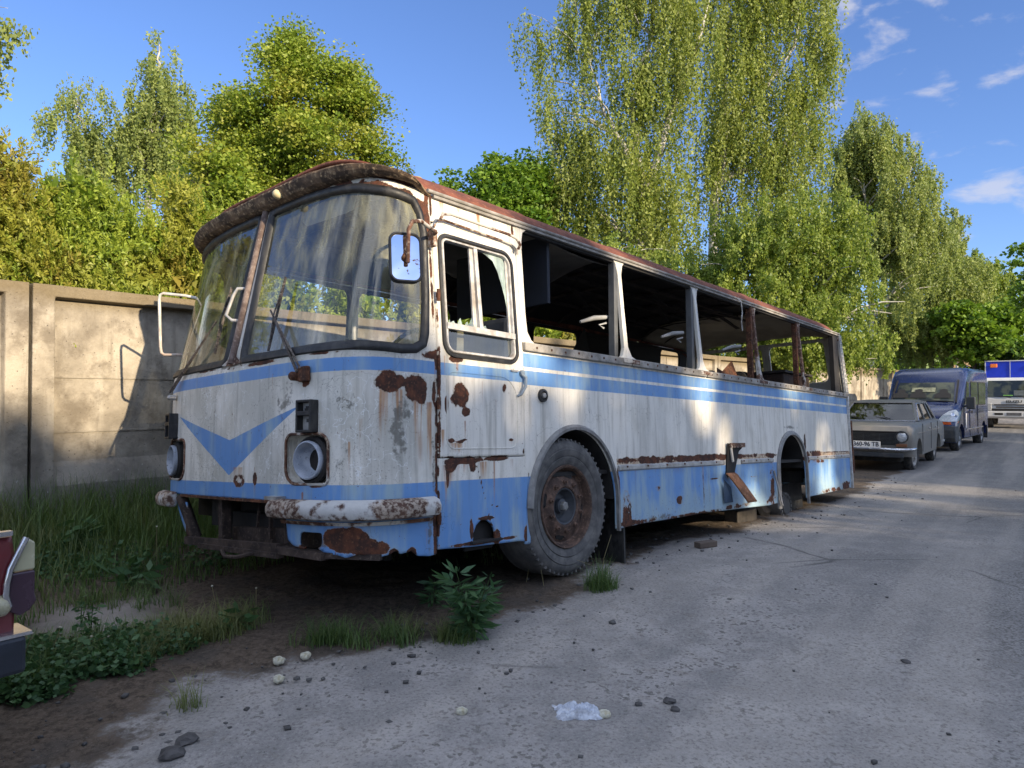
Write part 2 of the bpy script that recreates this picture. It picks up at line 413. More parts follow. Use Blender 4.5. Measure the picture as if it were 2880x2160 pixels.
def SR(a,w,off=0.):
    a=np.asarray(a,float);w=np.asarray(w,float);s=np.abs(a); x=np.interp(s,RS_,RX)*np.sign(a); y=np.interp(s,RS_,RY)
    dr=.46-np.clip(w-1.6,0,2)*.16
    return np.stack([6.44+dr*y-off, 1.25+(1.25-tum(w))*x, w*np.ones_like(x)],-1)
def aV(v): x=abs(v-1.25)/1.25; return float(np.interp(x,NX,NS))*(1 if v>1.25 else -1)
def aU(u,side=-1): return float(np.interp(-((-u-1.24)/.62),-NY,NS))*side
def aRV(v): x=abs(v-1.25)/1.25; return float(np.interp(x,RX,RS_))*(1 if v>1.25 else -1)
def SL(u,w,off=0.): return np.stack([u,tum(w)-off,w+0*u],-1)          # driver's side
def SRt(u,w,off=0.): return np.stack([u,2.5-tum(w)+off,w+0*u],-1)
def tup(P): return [tuple(p) for p in np.asarray(P)]
# ---- rust painting
def painter(blobs=(),runs=(),lines=(),dirts=(),seed=0,base=0.,f=9.):
    def fn(A,B):
        n=fbm(A*f,B*f,5,seed,.6); n2=fbm(A*f*3,B*f*3,3,seed+5)
        r=np.full(A.shape,base)
        for (x,y,rx,ry,k) in blobs:
            d=np.sqrt(((A-x)/rx)**2+((B-y)/ry)**2); r=np.maximum(r,np.clip(.5+(1-d)*k+(n-.5)*1.5*np.clip(1.6-d,0,1)+(n2-.5)*.3*np.clip(1.6-d,0,1),0,1)*np.clip(2.2-d,0,1))
        for (x0,y0,x1,y1,wd,k) in lines:
            ex,ey=x1-x0,y1-y0; t=np.clip(((A-x0)*ex+(B-y0)*ey)/(ex*ex+ey*ey),0,1); d=np.hypot(A-x0-t*ex,B-y0-t*ey)/wd
            r=np.maximum(r,np.clip(.5+(1-d)*k+(n-.5)*2.0,0,1)*np.clip(3-d,0,1))
        s=np.zeros(A.shape); nv=fbm(A*40,B*2.5,3,seed+9)
        for (x,y,wd,ln,k) in runs:
            t=(y-B)/ln; s=np.maximum(s,k*np.clip(1-np.abs(A-x)/wd,0,1)**.5*np.where((t>-.05)&(t<1),np.clip(1-t,0,1)**.7,0)*(.45+nv))
        dd=np.zeros(A.shape)
        for (x,y,rx,ry,k) in dirts:
            d=np.sqrt(((A-x)/rx)**2+((B-y)/ry)**2); dd=np.maximum(dd,np.clip(k*(1.2-d)+(n-.5)*.8*np.clip(1.5-d,0,1),0,1))
        return {'rust':r,'streak':np.clip(s,0,1),'dirt':dd}
    return fn
# ================== nose
HW=[(aV(1.12),1.456),(aV(.85),1.452),(aV(.552),1.451),(aV(.156),1.455),(aU(-1.50),1.442),(aU(-1.40),1.452),(aU(-1.335),1.49),(aU(-1.315),1.56),
    (aU(-1.30),1.8),(aU(-1.30),2.177),(aU(-1.346),2.303),(aU(-1.42),2.374),(aV(.105),2.417),(aV(.252),2.453),(aV(.477),2.480),(aV(.763),2.497),(aV(1.10),2.499),(aV(1.175),2.49),(aV(1.19),2.44),(aV(1.155),1.52),(aV(1.145),1.475)]
HWF=[(-a,w) for a,w in HW][::-1]
HLN=rrect(aV(.262),aV(.60),.712,.99,(.03,.09,.05,.07))        # headlamp pocket, driver's side
HLN=[(a,w) for a,w in HLN]; HLF=[(-a,w) for a,w in HLN][::-1]
nose_blobs=[(aU(-1.57)+.0,1.27,.085,.062,1.0),(aU(-1.40),1.245,.075,.075,1.0),(aU(-1.36),1.20,.035,.06,.9),(aU(-1.265),1.22,.016,.07,1.0),(aV(.93),.735,.026,.045,1.2),
    (aV(1.12),.72,.05,.03,-.1),(aU(-1.30),1.44,.06,.022,.4),(aV(.3),1.437,.10,.010,.6),(aV(.9),1.428,.14,.012,.5),(aV(1.2),1.43,.1,.014,.5),(aV(1.6),1.44,.12,.008,.4),
    (aV(.34),.70,.05,.006,.5),(aV(1.18),1.445,.06,.02,.3),(aU(-1.26),2.0,.012,.40,.35),(aU(-1.28),2.33,.03,.10,.5),(aV(.435),1.30,.035,.05,.8)]
nose_runs=[(aU(-1.62),1.22,.05,.40,.8),(aU(-1.53),1.22,.06,.22,.9),(aU(-1.38),1.18,.05,.42,1.),(aU(-1.30),1.15,.03,.45,1.),(aU(-1.25),1.40,.015,1.1,.9),(aV(.93),.70,.012,.09,1.),
    (aV(.94),.80,.006,.06,1.),(aV(.45),.66,.014,.06,1.),(aV(.75),1.33,.012,.4,.4),(aU(-1.50),1.40,.012,.12,.8),(aU(-1.45),1.42,.01,.2,.6),(aV(.15),.93,.02,.18,.6),(aV(1.15),.80,.09,.10,.8),(aV(.1),1.05,.02,.25,.5)]
nose_dirt=[(aU(-1.52),1.0,.14,.32,.62),(aV(.62),1.15,.14,.22,.48),(aV(.16),1.15,.14,.2,.5),(aV(.9),.95,.14,.2,.3),(aV(1.5),1.2,.25,.2,.3),(0.,2.5,1.8,.035,1.0),(aU(-1.27),2.2,.03,.3,.5),(aV(1.),1.44,.9,.022,.5),(aU(-1.27),.8,.03,.5,.5),(aV(.35),1.1,.08,.3,.12),(aV(.22),.88,.16,.26,.30),(aV(2.3),1.0,.15,.5,.3)]
nose=sheet('front_panel',lambda a,w:SN(a,w),-NL,NL,.612,2.535,.0125,M_NOSE,bus,holes=[HW,HWF,HLN,HLF],thick=.02,jag=lambda a,w: w-(2.512-.075*np.abs(np.interp(np.abs(a),NS,NX))**7),
      attrf=painter(nose_blobs,nose_runs,[(aU(-1.245),1.46,aU(-1.245),.62,.008,.2)]+[(aU(-1.285),2.15,aU(-1.31),2.33,.02,.35),(aU(-1.31),2.33,aV(.11),2.435,.022,.35),(aV(.11),2.435,aV(.4),2.49,.02,.3),(aV(.4),2.49,aV(1.1),2.508,.012,.25),(aV(1.1),2.508,aV(2.3),2.49,.012,.25)],nose_dirt,1),flip=True)
# lower apron, driver's side, with its torn lower edge
apo=[(aV(.625),.635),(aV(.60),.50),(aV(.575),.40),(aV(.53),.375),(aV(.45),.355),(aV(.40),.37),(aV(.36),.38),(aV(.31),.36),(aV(.27),.345),(aV(.2),.338),(aV(.16),.325),(aV(.10),.345),(aV(.055),.33),(aV(.035),.325),(aU(-1.565),.335),(aU(-1.545),.345),(aU(-1.53),.35),(aU(-1.50),.33),
     (aU(-1.45),.335),(aU(-1.43),.34),(aU(-1.41),.325),(aU(-1.38),.305),(aU(-1.30),.295),(aU(-1.245),.30),(aU(-1.245),.635)]
slot=rrect(aV(.30),aV(.47),.372,.452,(.03,.02,.03,.015))
ap=sheet('apron',lambda a,w:SN(a,w,-.003),-NL+.002,aV(.64),.27,.637,.011,M_NOSE,bus,outer=apo,holes=[slot],thick=.012,
   attrf=painter([(aV(.17),.42,.13,.065,1.2),(aV(.06),.37,.10,.05,1.),(aU(-1.545),.335,.03,.03,1.),(aU(-1.43),.325,.035,.035,1.),(aV(.40),.36,.09,.03,.6),(aU(-1.25),.47,.018,.2,.3)],
     [(aV(.15),.6,.05,.15,.5),(aU(-1.33),.45,.02,.15,.9)],[],[(aV(.32),.40,.15,.07,.7),(aU(-1.29),.55,.07,.12,.75),(aU(-1.45),.60,.3,.03,.9),(aU(-1.30),.42,.03,.15,.5)],3),flip=True)
fa=[(aV(2.06),.565),(aV(2.0),.50),(aV(1.90),.40),(aV(1.80),.31),(aV(1.745),.30),(aV(1.78),.38),(aV(1.84),.49),(aV(1.86),.56)]
sheet('apron',lambda a,w:SN(a,w,-.003),aV(1.70),aV(2.12),.28,.6,.011,M_NOSE,bus,outer=fa,thick=.012,attrf=painter([(aV(1.78),.42,.06,.2,.2)],[],[],[],4),flip=True)
# rusty lip above the grille opening, and the dark frame inside
mb=MB()
for k in range(14):
    v0=.66+k*.09; v1=v0+.09
    p=SN([aV(v0),aV(v1)],[.608,.606],.004); mb.bar(p[0],p[1],.03,.016)
mb.build('grille_lip',M_RUST,bus)
mb=MB(); mb.bar((-1.86,1.93,.60),(-1.84,1.71,.31),.05,.035); mb.bar((-1.83,1.97,.60),(-1.80,1.80,.33),.06,.03); mb.bar((-1.80,1.42,.62),(-1.80,1.40,.32),.06,.05)
mb.bar((-1.875,1.78,.315),(-1.875,.62,.352),.035,.05); mb.bar((-1.88,1.56,.30),(-1.88,.60,.315),.05,.03); mb.bar((-1.7,1.45,.36),(-1.7,.5,.40),.05,.10); mb.bar((-1.75,.93,.62),(-1.75,.93,.37),.02,.02); mb.bar((-1.7,1.15,.6),(-1.72,1.15,.38),.015,.015)
mb.bar((-1.86,.62,.345),(-1.80,.27,.33),.07,.04); mb.bar((-1.80,.30,.335),(-1.62,.03,.325),.05,.03); mb.bar((-1.83,.62,.60),(-1.84,.59,.38),.03,.03)
mb.tube([(-1.92,1.2,.30),(-1.95,1.1,.275),(-1.95,.95,.285),(-1.90,.85,.31)],.012,6); mb.build('front_frame',m_rust('dull_brown_steel',(.028,.021,.018),(.070,.050,.040),(.15,.115,.09),.35,10),bus)
mb=MB(); mb.box((-1.1,1.25,.69),(1.2,2.3,.02)); mb.box((-1.35,1.25,.5),(.04,1.9,.5)); mb.box((-1.55,1.1,.42),(.25,.9,.16)); mb.build('engine_bay_wall',M_SOOT,bus)
# headlamps
for sgn in (-1,1):
    v=1.25+sgn*.86
    a=aV(v); p=SN([a],[.845])[0]; t=(SN([a+.01],[.845])[0]-SN([a-.01],[.845])[0]); nrm=Vector((-t[1],t[0],0)).normalized()*1
    if nrm.x>0: nrm=-nrm
    c=Vector(p)
    # pocket walls
    HP=HLN if sgn<0 else HLF
    po=tup(SN([q[0] for q in HP],[q[1] for q in HP],.0)); pi=tup(SN([q[0] for q in HP],[q[1] for q in HP],-.075)); n=len(HP)
    fc=[(i,(i+1)%n,n+(i+1)%n,n+i) for i in range(n)]+[tuple(range(n,2*n))]
    hl=MB().add(po+pi,fc).build('headlight',M_WHITE,bus,30,recalc=True)
    c2=c-nrm*.018
    MB().lathe([(.09,-.05),(.100,.0),(.108,.035),(.106,.047),(.098,.050),(.094,.044),(.088,.01),(.078,-.02),(.062,-.035)],c2,nrm,36).build('lamp_bowl',m_rust('pale_blue_lamp_bowl',(.26,.29,.34),(.42,.45,.50),(.10,.09,.085),.3,12),hl,40)
    MB().lathe([(.105,-.04),(.132,-.02),(.132,.012),(.118,.028),(.108,.02)],c2,nrm,36).build('lamp_ring',M_SOOT,hl,40)
    MB().lathe([(.066,-.034),(.05,-.05),(.001,-.052)],c2,nrm,24).build('lamp_socket',M_SOOT,hl,40)
    # raised lip round the pocket
    rp=[Vector(q) for q in tup(SN([q[0] for q in HP],[q[1] for q in HP],.002))]
    MB().tube(rp,.009,6,closed=True).build('pocket_rim',M_RUSTPALE,hl,60)
# stacked indicator lamps
for sgn in (-1,1):
    v=1.25+sgn*.862; a=aV(v); p=Vector(SN([a],[1.09])[0]); t=Vector(SN([a+.02],[1.09])[0]-SN([a-.02],[1.09])[0]).normalized(); nrm=Vector((-t.y,t.x,0))*(1 if -t.y<0 else -1)
    Rm=Matrix((t,nrm,Vector((0,0,1)))).transposed()
    il=None
    for (zc,hh) in ((1.138,.062),(1.050,.092)):
        mb=MB()
        for dx in (-.052,.052): mb.box(p+t*dx+nrm*.03+Vector((0,0,zc-1.09)),(.014,.06,hh+.006),Rm)
        for dz in (-hh/2,hh/2): mb.box(p+nrm*.03+Vector((0,0,zc-1.09+dz)),(.117,.06,.014),Rm)
        if il is None: il=mb.build('indicator_lamp',M_BLACK,bus,bevel=.003); 
        else: mb.build('lamp_housing',M_BLACK,il,bevel=.003)
        MB().box(p+nrm*.010+Vector((0,0,zc-1.09)),(.09,.012,hh-.012),Rm).build('lamp_reflector',M_ALU,il)
        mbx=MB(); 
        for q in range(4): mbx.box(p+nrm*(.022)+t*random.uniform(-.035,.035)+Vector((0,0,zc-1.09+random.uniform(-.02,.02))),(.02,.012,.02),Rm)
        mbx.build('broken_lens',M_BLACK,il)
# windscreens: rubber + glass
for side,H in ((-1,HW),(1,HWF)):
    A_=np.array([h[0] for h in H]);B_=np.array([h[1] for h in H])
    # densify
    AA=[];BB=[]
    for i in range(len(H)):
        j=(i+1)%len(H); d=math.hypot(A_[j]-A_[i],B_[j]-B_[i]); k=max(1,int(d/.04))
        for q in range(k): AA.append(A_[i]+(A_[j]-A_[i])*q/k);BB.append(B_[i]+(B_[j]-B_[i])*q/k)
    AA=np.array(AA);BB=np.array(BB)
    pts=[Vector(p) for p in SN(AA,BB,.004)]
    gp=sheet('windscreen',lambda a,w:SN(a,w,-.012),min(AA)-.0,max(AA)+.0,1.43,2.51,.03,M_WSG,bus,outer=H,thick=0,flip=True)
    # rubber seal: flat wide band just inside the opening
    cx,cy=AA.mean(),BB.mean()
    f=poly_sdf
    g1=[]
    nxt=np.roll(AA,-1)-np.roll(AA,1);nyt=np.roll(BB,-1)-np.roll(BB,1);l=np.hypot(nxt,nyt)+1e-9
    inx,iny=-nyt/l,nxt/l
    sg=1 if poly_sdf(np.array([AA[3]+inx[3]*.01]),np.array([BB[3]+iny[3]*.01]),H)[0]<0 else -1
    V=[];Fq=[];n=len(AA)
    for off,ins in ((.0,-.012),(.014,-.004),(.016,.018),(.006,.040),(-.012,.046)):
        V+=tup(SN(AA+inx*sg*ins,BB+iny*sg*ins,off))
    for r in range(4):
        for i in range(n): Fq.append((r*n+i,r*n+(i+1)%n,(r+1)*n+(i+1)%n,(r+1)*n+i))
    MB().add(V,Fq).build('rubber_seal',M_BLACK,gp,60,recalc=True)
# centre pillar
MB().tube([Vector(SN([0],[w])[0])+Vector((-.012,0,0)) for w in (1.455,1.7,2.0,2.3,2.5)],.024,8).build('centre_pillar',m_rust('worn_pillar',(.10,.07,.06),(.20,.155,.135),(.34,.29,.26),.3,14),bus,60)
mb=MB(); mb.add(tup(SN([-.13,-.04,0,.04,.13,0],[1.452,1.50,1.56,1.50,1.452,1.44],.012)),[(0,1,2,3,4,5)]); mb.build('pillar_foot',M_RUSTPALE,bus)
# grab handle on the centre pillar (far side)
h1=Vector(SN([aV(1.27)],[1.965],.0)[0]);h2=Vector(SN([aV(1.27)],[1.745],.0)[0])
MB().tube([h1,h1+Vector((-.05,.05,.0)),h1+Vector((-.06,.09,-.04)),h2+Vector((-.06,.09,.04)),h2+Vector((-.05,.03,0)),h2],.011,8).build('grab_handle',M_FRAMEAL,bus,60)
# sun visor board behind the glass
x=tup(SN([aV(v) for v in (.284,.297,.358,.774,.842,.825,.55)],[2.434,2.322,2.308,2.307,2.356,2.418,2.462],-.055)); MB().add(x,[tuple(range(7))]).build('sun_visor',m_plain('visor_board',(.42,.38,.30),.6),bus)
# visor over the windscreens
CR=[(0.0,2.500),(.030,2.505),(.055,2.517),(.076,2.540),(.092,2.572),(.090,2.584),(.045,2.602),(-.08,2.640)]
def SVis(a,t):
    x=np.abs(np.interp(np.abs(a),NS,NX)); drop=.115*x**5+.05*x**40
    fall=np.clip((NL-np.abs(a))/.30,0,1); fall=fall*fall*(3-2*fall)
    k=np.linspace(0,1,len(CR)); o=np.interp(t,k,[c[0] for c in CR]); h=np.interp(t,k,[c[1] for c in CR])
    jit=(fbm(a*11,t*5,4,31,.65)-.5)*.013
    o=np.where(o>0,o*(.22+.78*fall),o)+jit*fall; w=h-drop*(.25+.75*t)-(1-fall)*.06*(h-2.5)/.14
    P=np.empty(a.shape+(3,))
    u0=SN(a,np.full(a.shape,2.5)); t1=SN(a,np.full(a.shape,2.5),1.0)-u0
    P=u0+t1*o[...,None]; P[...,2]=w+jit*.5
    return P
vis=sheet('roof_visor',SVis,-NL,NL,0.,1.,.02,M_VISOR,bus,thick=0,flip=True)
# marker lamp stubs
for a_,nm in ((aV(.97),'marker_lamp'),):
    p=SVis(np.array([a_]),np.array([.42]))[0]; MB().lathe([(.030,-.01),(.030,.015),(.024,.03),(.012,.038),(.001,.04)],p,(-.9,0,.1),9).build('marker_lamp',m_plain('cream_plastic',(.55,.48,.28),.5),bus,50)
p=Vector((-1.12,.32,2.565)); MB().lathe([(.055,-.02),(.055,.03),(.045,.06),(.02,.075),(.001,.076)],p,(.0,-.25,1),12).build('marker_lamp',m_plain('amber_plastic',(.42,.30,.08),.5),bus,50)
# ================== roof
def roofw(v): x=np.clip(np.abs(v-1.25)/1.185,0,1); return 2.447+.245*(1-x**5.)**.75
def SRoof(s,v):
    x=np.clip(np.abs(v-1.25)/1.185,0,1)
    uf=-1.19-.43*(1-np.clip(x,0,1)**NN)**(1/NN)+.0; ur=6.44+.34*(1-x**3)**(1/3)
    S_=s/8.0; u=uf+(ur-uf)*S_
    w=roofw(v)+(fbm(u*1.2,v*1.6,3,41)-.5)*.022
    rib=0
    for r in (-.25,1.05,2.35,3.65,4.95): rib=rib+np.exp(-((u-r)/.018)**2)*.010
    w=w+rib-np.clip((S_-.93)/.07,0,1)**2*.10-np.clip((.04-S_)/.04,0,1)*.015
    return np.stack([u,v+.0*u,w],-1)
sheet('roof',SRoof,0,8.0,.065,2.435,.022,M_ROOF,bus,thick=.02,attrf=None,flip=False)
mb=MB()
for v_ in (.045,2.455):
    pts=[(u,v_,2.440) for u in np.linspace(-1.27,6.40,12)]
    mb.tube(pts,.013,8)
    mb.bar((-1.22,v_+.012*(1 if v_<1 else -1),2.418),(6.4,v_+.012*(1 if v_<1 else -1),2.418),.03,.016)
M_GREYTRIM=m_rust('weathered_grey_trim',(.19,.175,.15),(.34,.32,.29),(.12,.075,.05),.35,11,.7)
mb.build('roof_gutter',M_GREYTRIM,bus,60)
# cant rail below the gutter (over the openings)
mb=MB()
for v_ in (.085,2.415): mb.bar((-.40,v_,2.408),(6.42,v_,2.408),.035,.035)
mb.build('cant_rail',M_SOOT,bus)
# roof ribs / burnt structure
mb=MB()
for u_ in np.arange(-.9,6.4,.65):
    pts=[(u_,v,float(roofw(np.array([v]))[0])-.045) for v in np.linspace(.12,2.38,9)]
    mb.tube(pts,.020,6)
for v_ in (.45,.95,1.25,1.55,2.05): mb.bar((-1.1,v_,float(roofw(np.array([v_]))[0])-.05),(6.4,v_,float(roofw(np.array([v_]))[0])-.05),.05,.03)
for k in range(12):
    u_=random.uniform(.9,5);v_=random.uniform(.4,2.0); mb.bar((u_,v_,2.55),(u_+random.uniform(.3,.8),v_+random.uniform(-.3,.3),2.48),.05,.012)
mb.build('roof_frame',m_plain('scorched_steel',(.06,.048,.040),.9,0,.7,5,.3),bus)
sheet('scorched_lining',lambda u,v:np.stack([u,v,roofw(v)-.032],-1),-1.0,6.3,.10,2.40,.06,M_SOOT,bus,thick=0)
# ceiling boards
def SCe(u,v):
    d=np.clip(u-5,0,1.5)/1.5
    w=roofw(v)-.05-.02*np.sin(d*3)-d**3*.10*0 - np.clip(u-6.0,0,1)**2*.35
    return np.stack([u,v,w],-1)
sheet('ceiling_board',SCe,4.72,6.62,.12,2.38,.05,M_LINER,bus,thick=.006,jag=lambda u,v:np.maximum(4.95+.12*np.sin(v*3)+.10*(fbm(v*7,v*0+1,3,3)-.5)-u,-1e9)+0*u)
def SHang(u,v):
    w=roofw(v)-.055-.28*np.clip((v-.5)/1.2,0,1)**1.5*np.clip((u+.6)/1.0,0,1)-.06*np.sin(u*2.2+v*2)-.05
    return np.stack([u+0*v,v,w],-1)
sheet('ceiling_board',SHang,-.75,1.35,.15,1.75,.04,M_LINW,bus,thick=.006,jag=lambda u,v:(v-1.55+.28*fbm(u*3,u*0,4,8)-.35*(u>-.2)*np.clip(u,0,1)*0)+0)
# ================== driver's side
FARCH=[(-.412,.26),(-.412,.5)]+[(.094+.506*math.cos(a),.50+.526*math.sin(a)) for a in np.linspace(math.pi,0,26)]+[(.60,.26)]
RARCH=[(3.845,.2),(3.845,.62)]+[(4.27+.425*math.cos(a),.62+.396*math.sin(a)) for a in np.linspace(math.pi,0,24)]+[(4.695,.2)]
side_out=[(-.468,.25),(6.43,.29),(6.43,1.575),(-.468,1.575)]
side_out=[(-.466,.27),(-.30,.27),(.64,.272),(1.0,.284),(1.6,.282),(2.07,.288),(2.6,.275),(3.0,.268),(3.56,.255),(3.72,.262),(4.70,.262),(4.72,.274),(5.3,.285),(6.0,.298),(6.43,.303),(6.43,1.575),(-.466,1.575)]
sb=[(1.4,.785,.9,.022,.15),(2.3,.790,.5,.02,.3),(3.1,.79,.6,.02,.3),(5.05,.785,.30,.035,.5),(5.9,.80,.45,.008,.3),(.75,.40,.05,.12,.05),(.64,.5,.02,.2,.4),(3.66,.45,.05,.25,.35),(3.6,.31,.16,.04,.3),(2.75,.30,.25,.02,.2),
    (1.9,.29,.5,.015,.2),(.9,.30,.25,.02,.3),(4.9,.735,.2,.05,.1),(4.72,.9,.03,.14,.5),(5.7,.31,.4,.03,.3),(6.2,.34,.2,.05,.2),(2.62,.62,.06,.04,.4),(1.6,.43,.05,.03,.2),(1.25,.55,.05,.02,.15),(3.2,.57,.12,.006,.5),(2.3,.585,.1,.006,.5),(5.2,.69,.14,.02,.3)]
sr=[(-.1,1.42,.02,.25,.35),(.30,1.53,.02,.5,.3),(2.05,1.56,.02,.8,.45),(2.15,1.56,.03,.4,.4),(2.6,1.56,.06,.5,.45),(3.45,1.56,.05,.9,.4),(3.6,1.56,.04,.8,.4),(4.0,1.2,.03,.3,.3),(4.8,1.56,.04,.8,.4),(5.6,1.56,.03,.5,.3),(1.2,.78,.05,.15,.5),(2.05,.70,.012,.42,.9),(.9,.78,.03,.3,.5),(5.1,.78,.25,.15,.8),(3.0,.80,.5,.08,.5),(1.6,.72,.3,.10,.4)]
sd_=[(1.2,.31,.7,.05,.5),(3.0,.31,.7,.06,.5),(5.4,.33,.6,.05,.5),(.1,1.075,.45,.03,.35),(4.27,1.10,.45,.04,.5),(2.7,1.56,1.,.02,.3),(2.05,1.3,.02,.5,.3),(.7,.9,.04,.2,.3)]
def SLd(u,w,off=0.):      # dents in the driver's side
    d=.018*np.exp(-((u-2.5)/.28)**2-((w-.57)/.05)**2)+.012*np.exp(-((u-3.2)/.3)**2-((w-.53)/.06)**2)+(fbm(u*1.6,w*2.2,3,51)-.5)*.012
    return np.stack([u,tum(w)-off+d,w+0*u],-1)
side=sheet('side_panel',SLd,-.466,6.43,.25,1.575,.0125,M_PAINT,bus,outer=side_out,holes=[FARCH,RARCH],thick=.015,attrf=painter(sb,sr,[(.66,.79,2.50,.79,.016,.25),(2.86,.785,3.72,.785,.014,.25),(2.05,.70,2.05,.29,.005,.9)],sd_,7))
# wheel arch lips
def lip(pts,w0,name,mat,thick=.03):
    V=[];n=len(pts);P=np.array(pts);T=np.gradient(P,axis=0);T/=np.linalg.norm(T,axis=1)[:,None]+1e-9;N=np.stack([-T[:,1],T[:,0]],1)
    c=P.mean(0)
    for (o,z) in ((0,.0),(-.002,-.028),(w0*.5,-.030),(w0,-.012),(w0,.006)):
        Q=P+N*o
        V+=[(a,z+0.*b if False else float(tum(np.array(b)))+z,b) for a,b in Q]
    Fq=[(r*n+i,r*n+i+1,(r+1)*n+i+1,(r+1)*n+i) for r in range(4) for i in range(n-1)]
    return MB().add(V,Fq).build(name,mat,bus,50,recalc=True)
M_LIP=m_plain('grey_arch_trim',(.25,.245,.235),.6,0,.35,18,.3,(.12,.11,.10))
lip(FARCH[1:],.035,'wheel_arch_trim',M_LIP); lip(RARCH,.045,'wheel_arch_trim',M_LIP)
# arch inner boxes
for (c,r,zc) in ((.094,.50,.5),(4.27,.42,.62)):
    V=[];n=20
    for v_ in (.015,.75):
        V+=[(c+r*math.cos(a),v_,zc+(.53 if c<1 else .40)*math.sin(a)) for a in np.linspace(math.pi,0,n)]
    MB().add(V,[(i,i+1,n+i+1,n+i) for i in range(n-1)]+[tuple(range(n,2*n))]).build('wheel_housing',M_SOOT,bus,40)
# bent strip hanging at the rear arch front edge, mudflap behind the front wheel
MB().bar((3.70,-.012,.62),(3.80,-.05,.235),.03,.008,(0,1,0)).build('bent_arch_trim',M_LIP,bus)
MB().box((.72,.16,.22),(.02,.30,.52)).build('mudflap',M_BLACK,bus)
# sill rail below the windows
mb=MB()
for i in range(6): 
    u0=[-.47,.86,2.18,3.5,4.85,5.6][i];u1=[.85,2.17,3.49,4.84,5.59,6.46][i]
    mb.box(((u0+u1)/2,.0,1.572),(u1-u0-.006,.05,.058))
mb.build('window_sill',M_GREYTRIM,bus,bevel=.006)
mb=MB()
for u_ in np.arange(-.35,6.3,.16): mb.box((u_,-.027,1.575+random.uniform(-.006,.006)),(.012,.006,.014))
tag(mb.build('sill_rivets',M_RUST,bus),kind='stuff')
# aluminium moulding strips
mb=MB()
for (a,b) in ((.64,1.25),(1.256,2.49),(2.88,3.70),(4.79,5.9),(5.905,6.40)):
    z0=.733
    MB().prism([(z0-.024,0),(z0-.012,-.016),(z0+.012,-.016),(z0+.024,0)],(0,0,0),(0,0,1),(0,1,0),(1,0,0),a,b).build('side_moulding',M_ALU,bus)
mb=MB()
for u_ in np.arange(.75,6.3,.31):
    if 2.5<u_<2.88 or 3.7<u_<4.8: continue
    mb.box((u_,-.018,.742),(.014,.008,.014))
tag(mb.build('moulding_screws',M_RUST,bus),kind='stuff')
# hanging torn bracket
mb=MB(); P=[(2.54,-.03,.92),(2.86,-.035,.905),(2.84,-.035,.87),(2.80,-.02,.84),(2.70,-.01,.62),(2.52,-.01,.62)]
mb.add(P+[(a,b+.012,c) for a,b,c in P],[tuple(range(6)),tuple(range(6,12))[::-1]]+[(i,i+6,(i+1)%6+6,(i+1)%6) for i in range(6)])
mb.build('torn_slot',M_SOOT,bus)
mb=MB(); mb.bar((2.56,-.045,.915),(2.60,-.045,.74),.03,.012,(0,1,0)); mb.bar((2.55,-.05,.90),(2.88,-.05,.90),.012,.045,(0,0,1)); mb.build('torn_bracket',M_RUSTPALE,bus)
def flap(u,t): 
    c=np.interp(t,[0,.3,1.],[0,.0,.16]); off=np.interp(t,[0,.3,1.],[.02,.06,.16]); w=np.interp(t,[0,.25,.45,1.],[.625,.60,.54,.345])
    return np.stack([2.48+u*.20+c,-off+0*u,w+0*u],-1)
sheet('hanging_flap',flap,0,1,0,1,.1,m_rust('orange_rust_plate',(.13,.06,.03),(.30,.13,.06),(.45,.30,.2),.4,9),bus,thick=.012)
MB().add([(2.41,-.03,.58),(2.50,-.06,.50),(2.60,-.03,.35),(2.43,-.02,.35)],[(0,1,2,3)]).build('loose_rag',m_plain('dark_blue_sheet',(.03,.06,.11),.7),bus)
# fuel cap / marker knob
fc=MB().lathe([(.045,.0),(.045,.02),(.03,.024),(.028,.012),(.001,.014)],(-.276,-.0,1.252),(0,-1,0),20).build('side_marker_lamp',M_BLACK,bus,40)
MB().lathe([(.017,.01),(.017,.028),(.001,.03)],(-.276,0,1.252),(0,-1,0),14).build('lamp_core',M_ALU,fc,40)
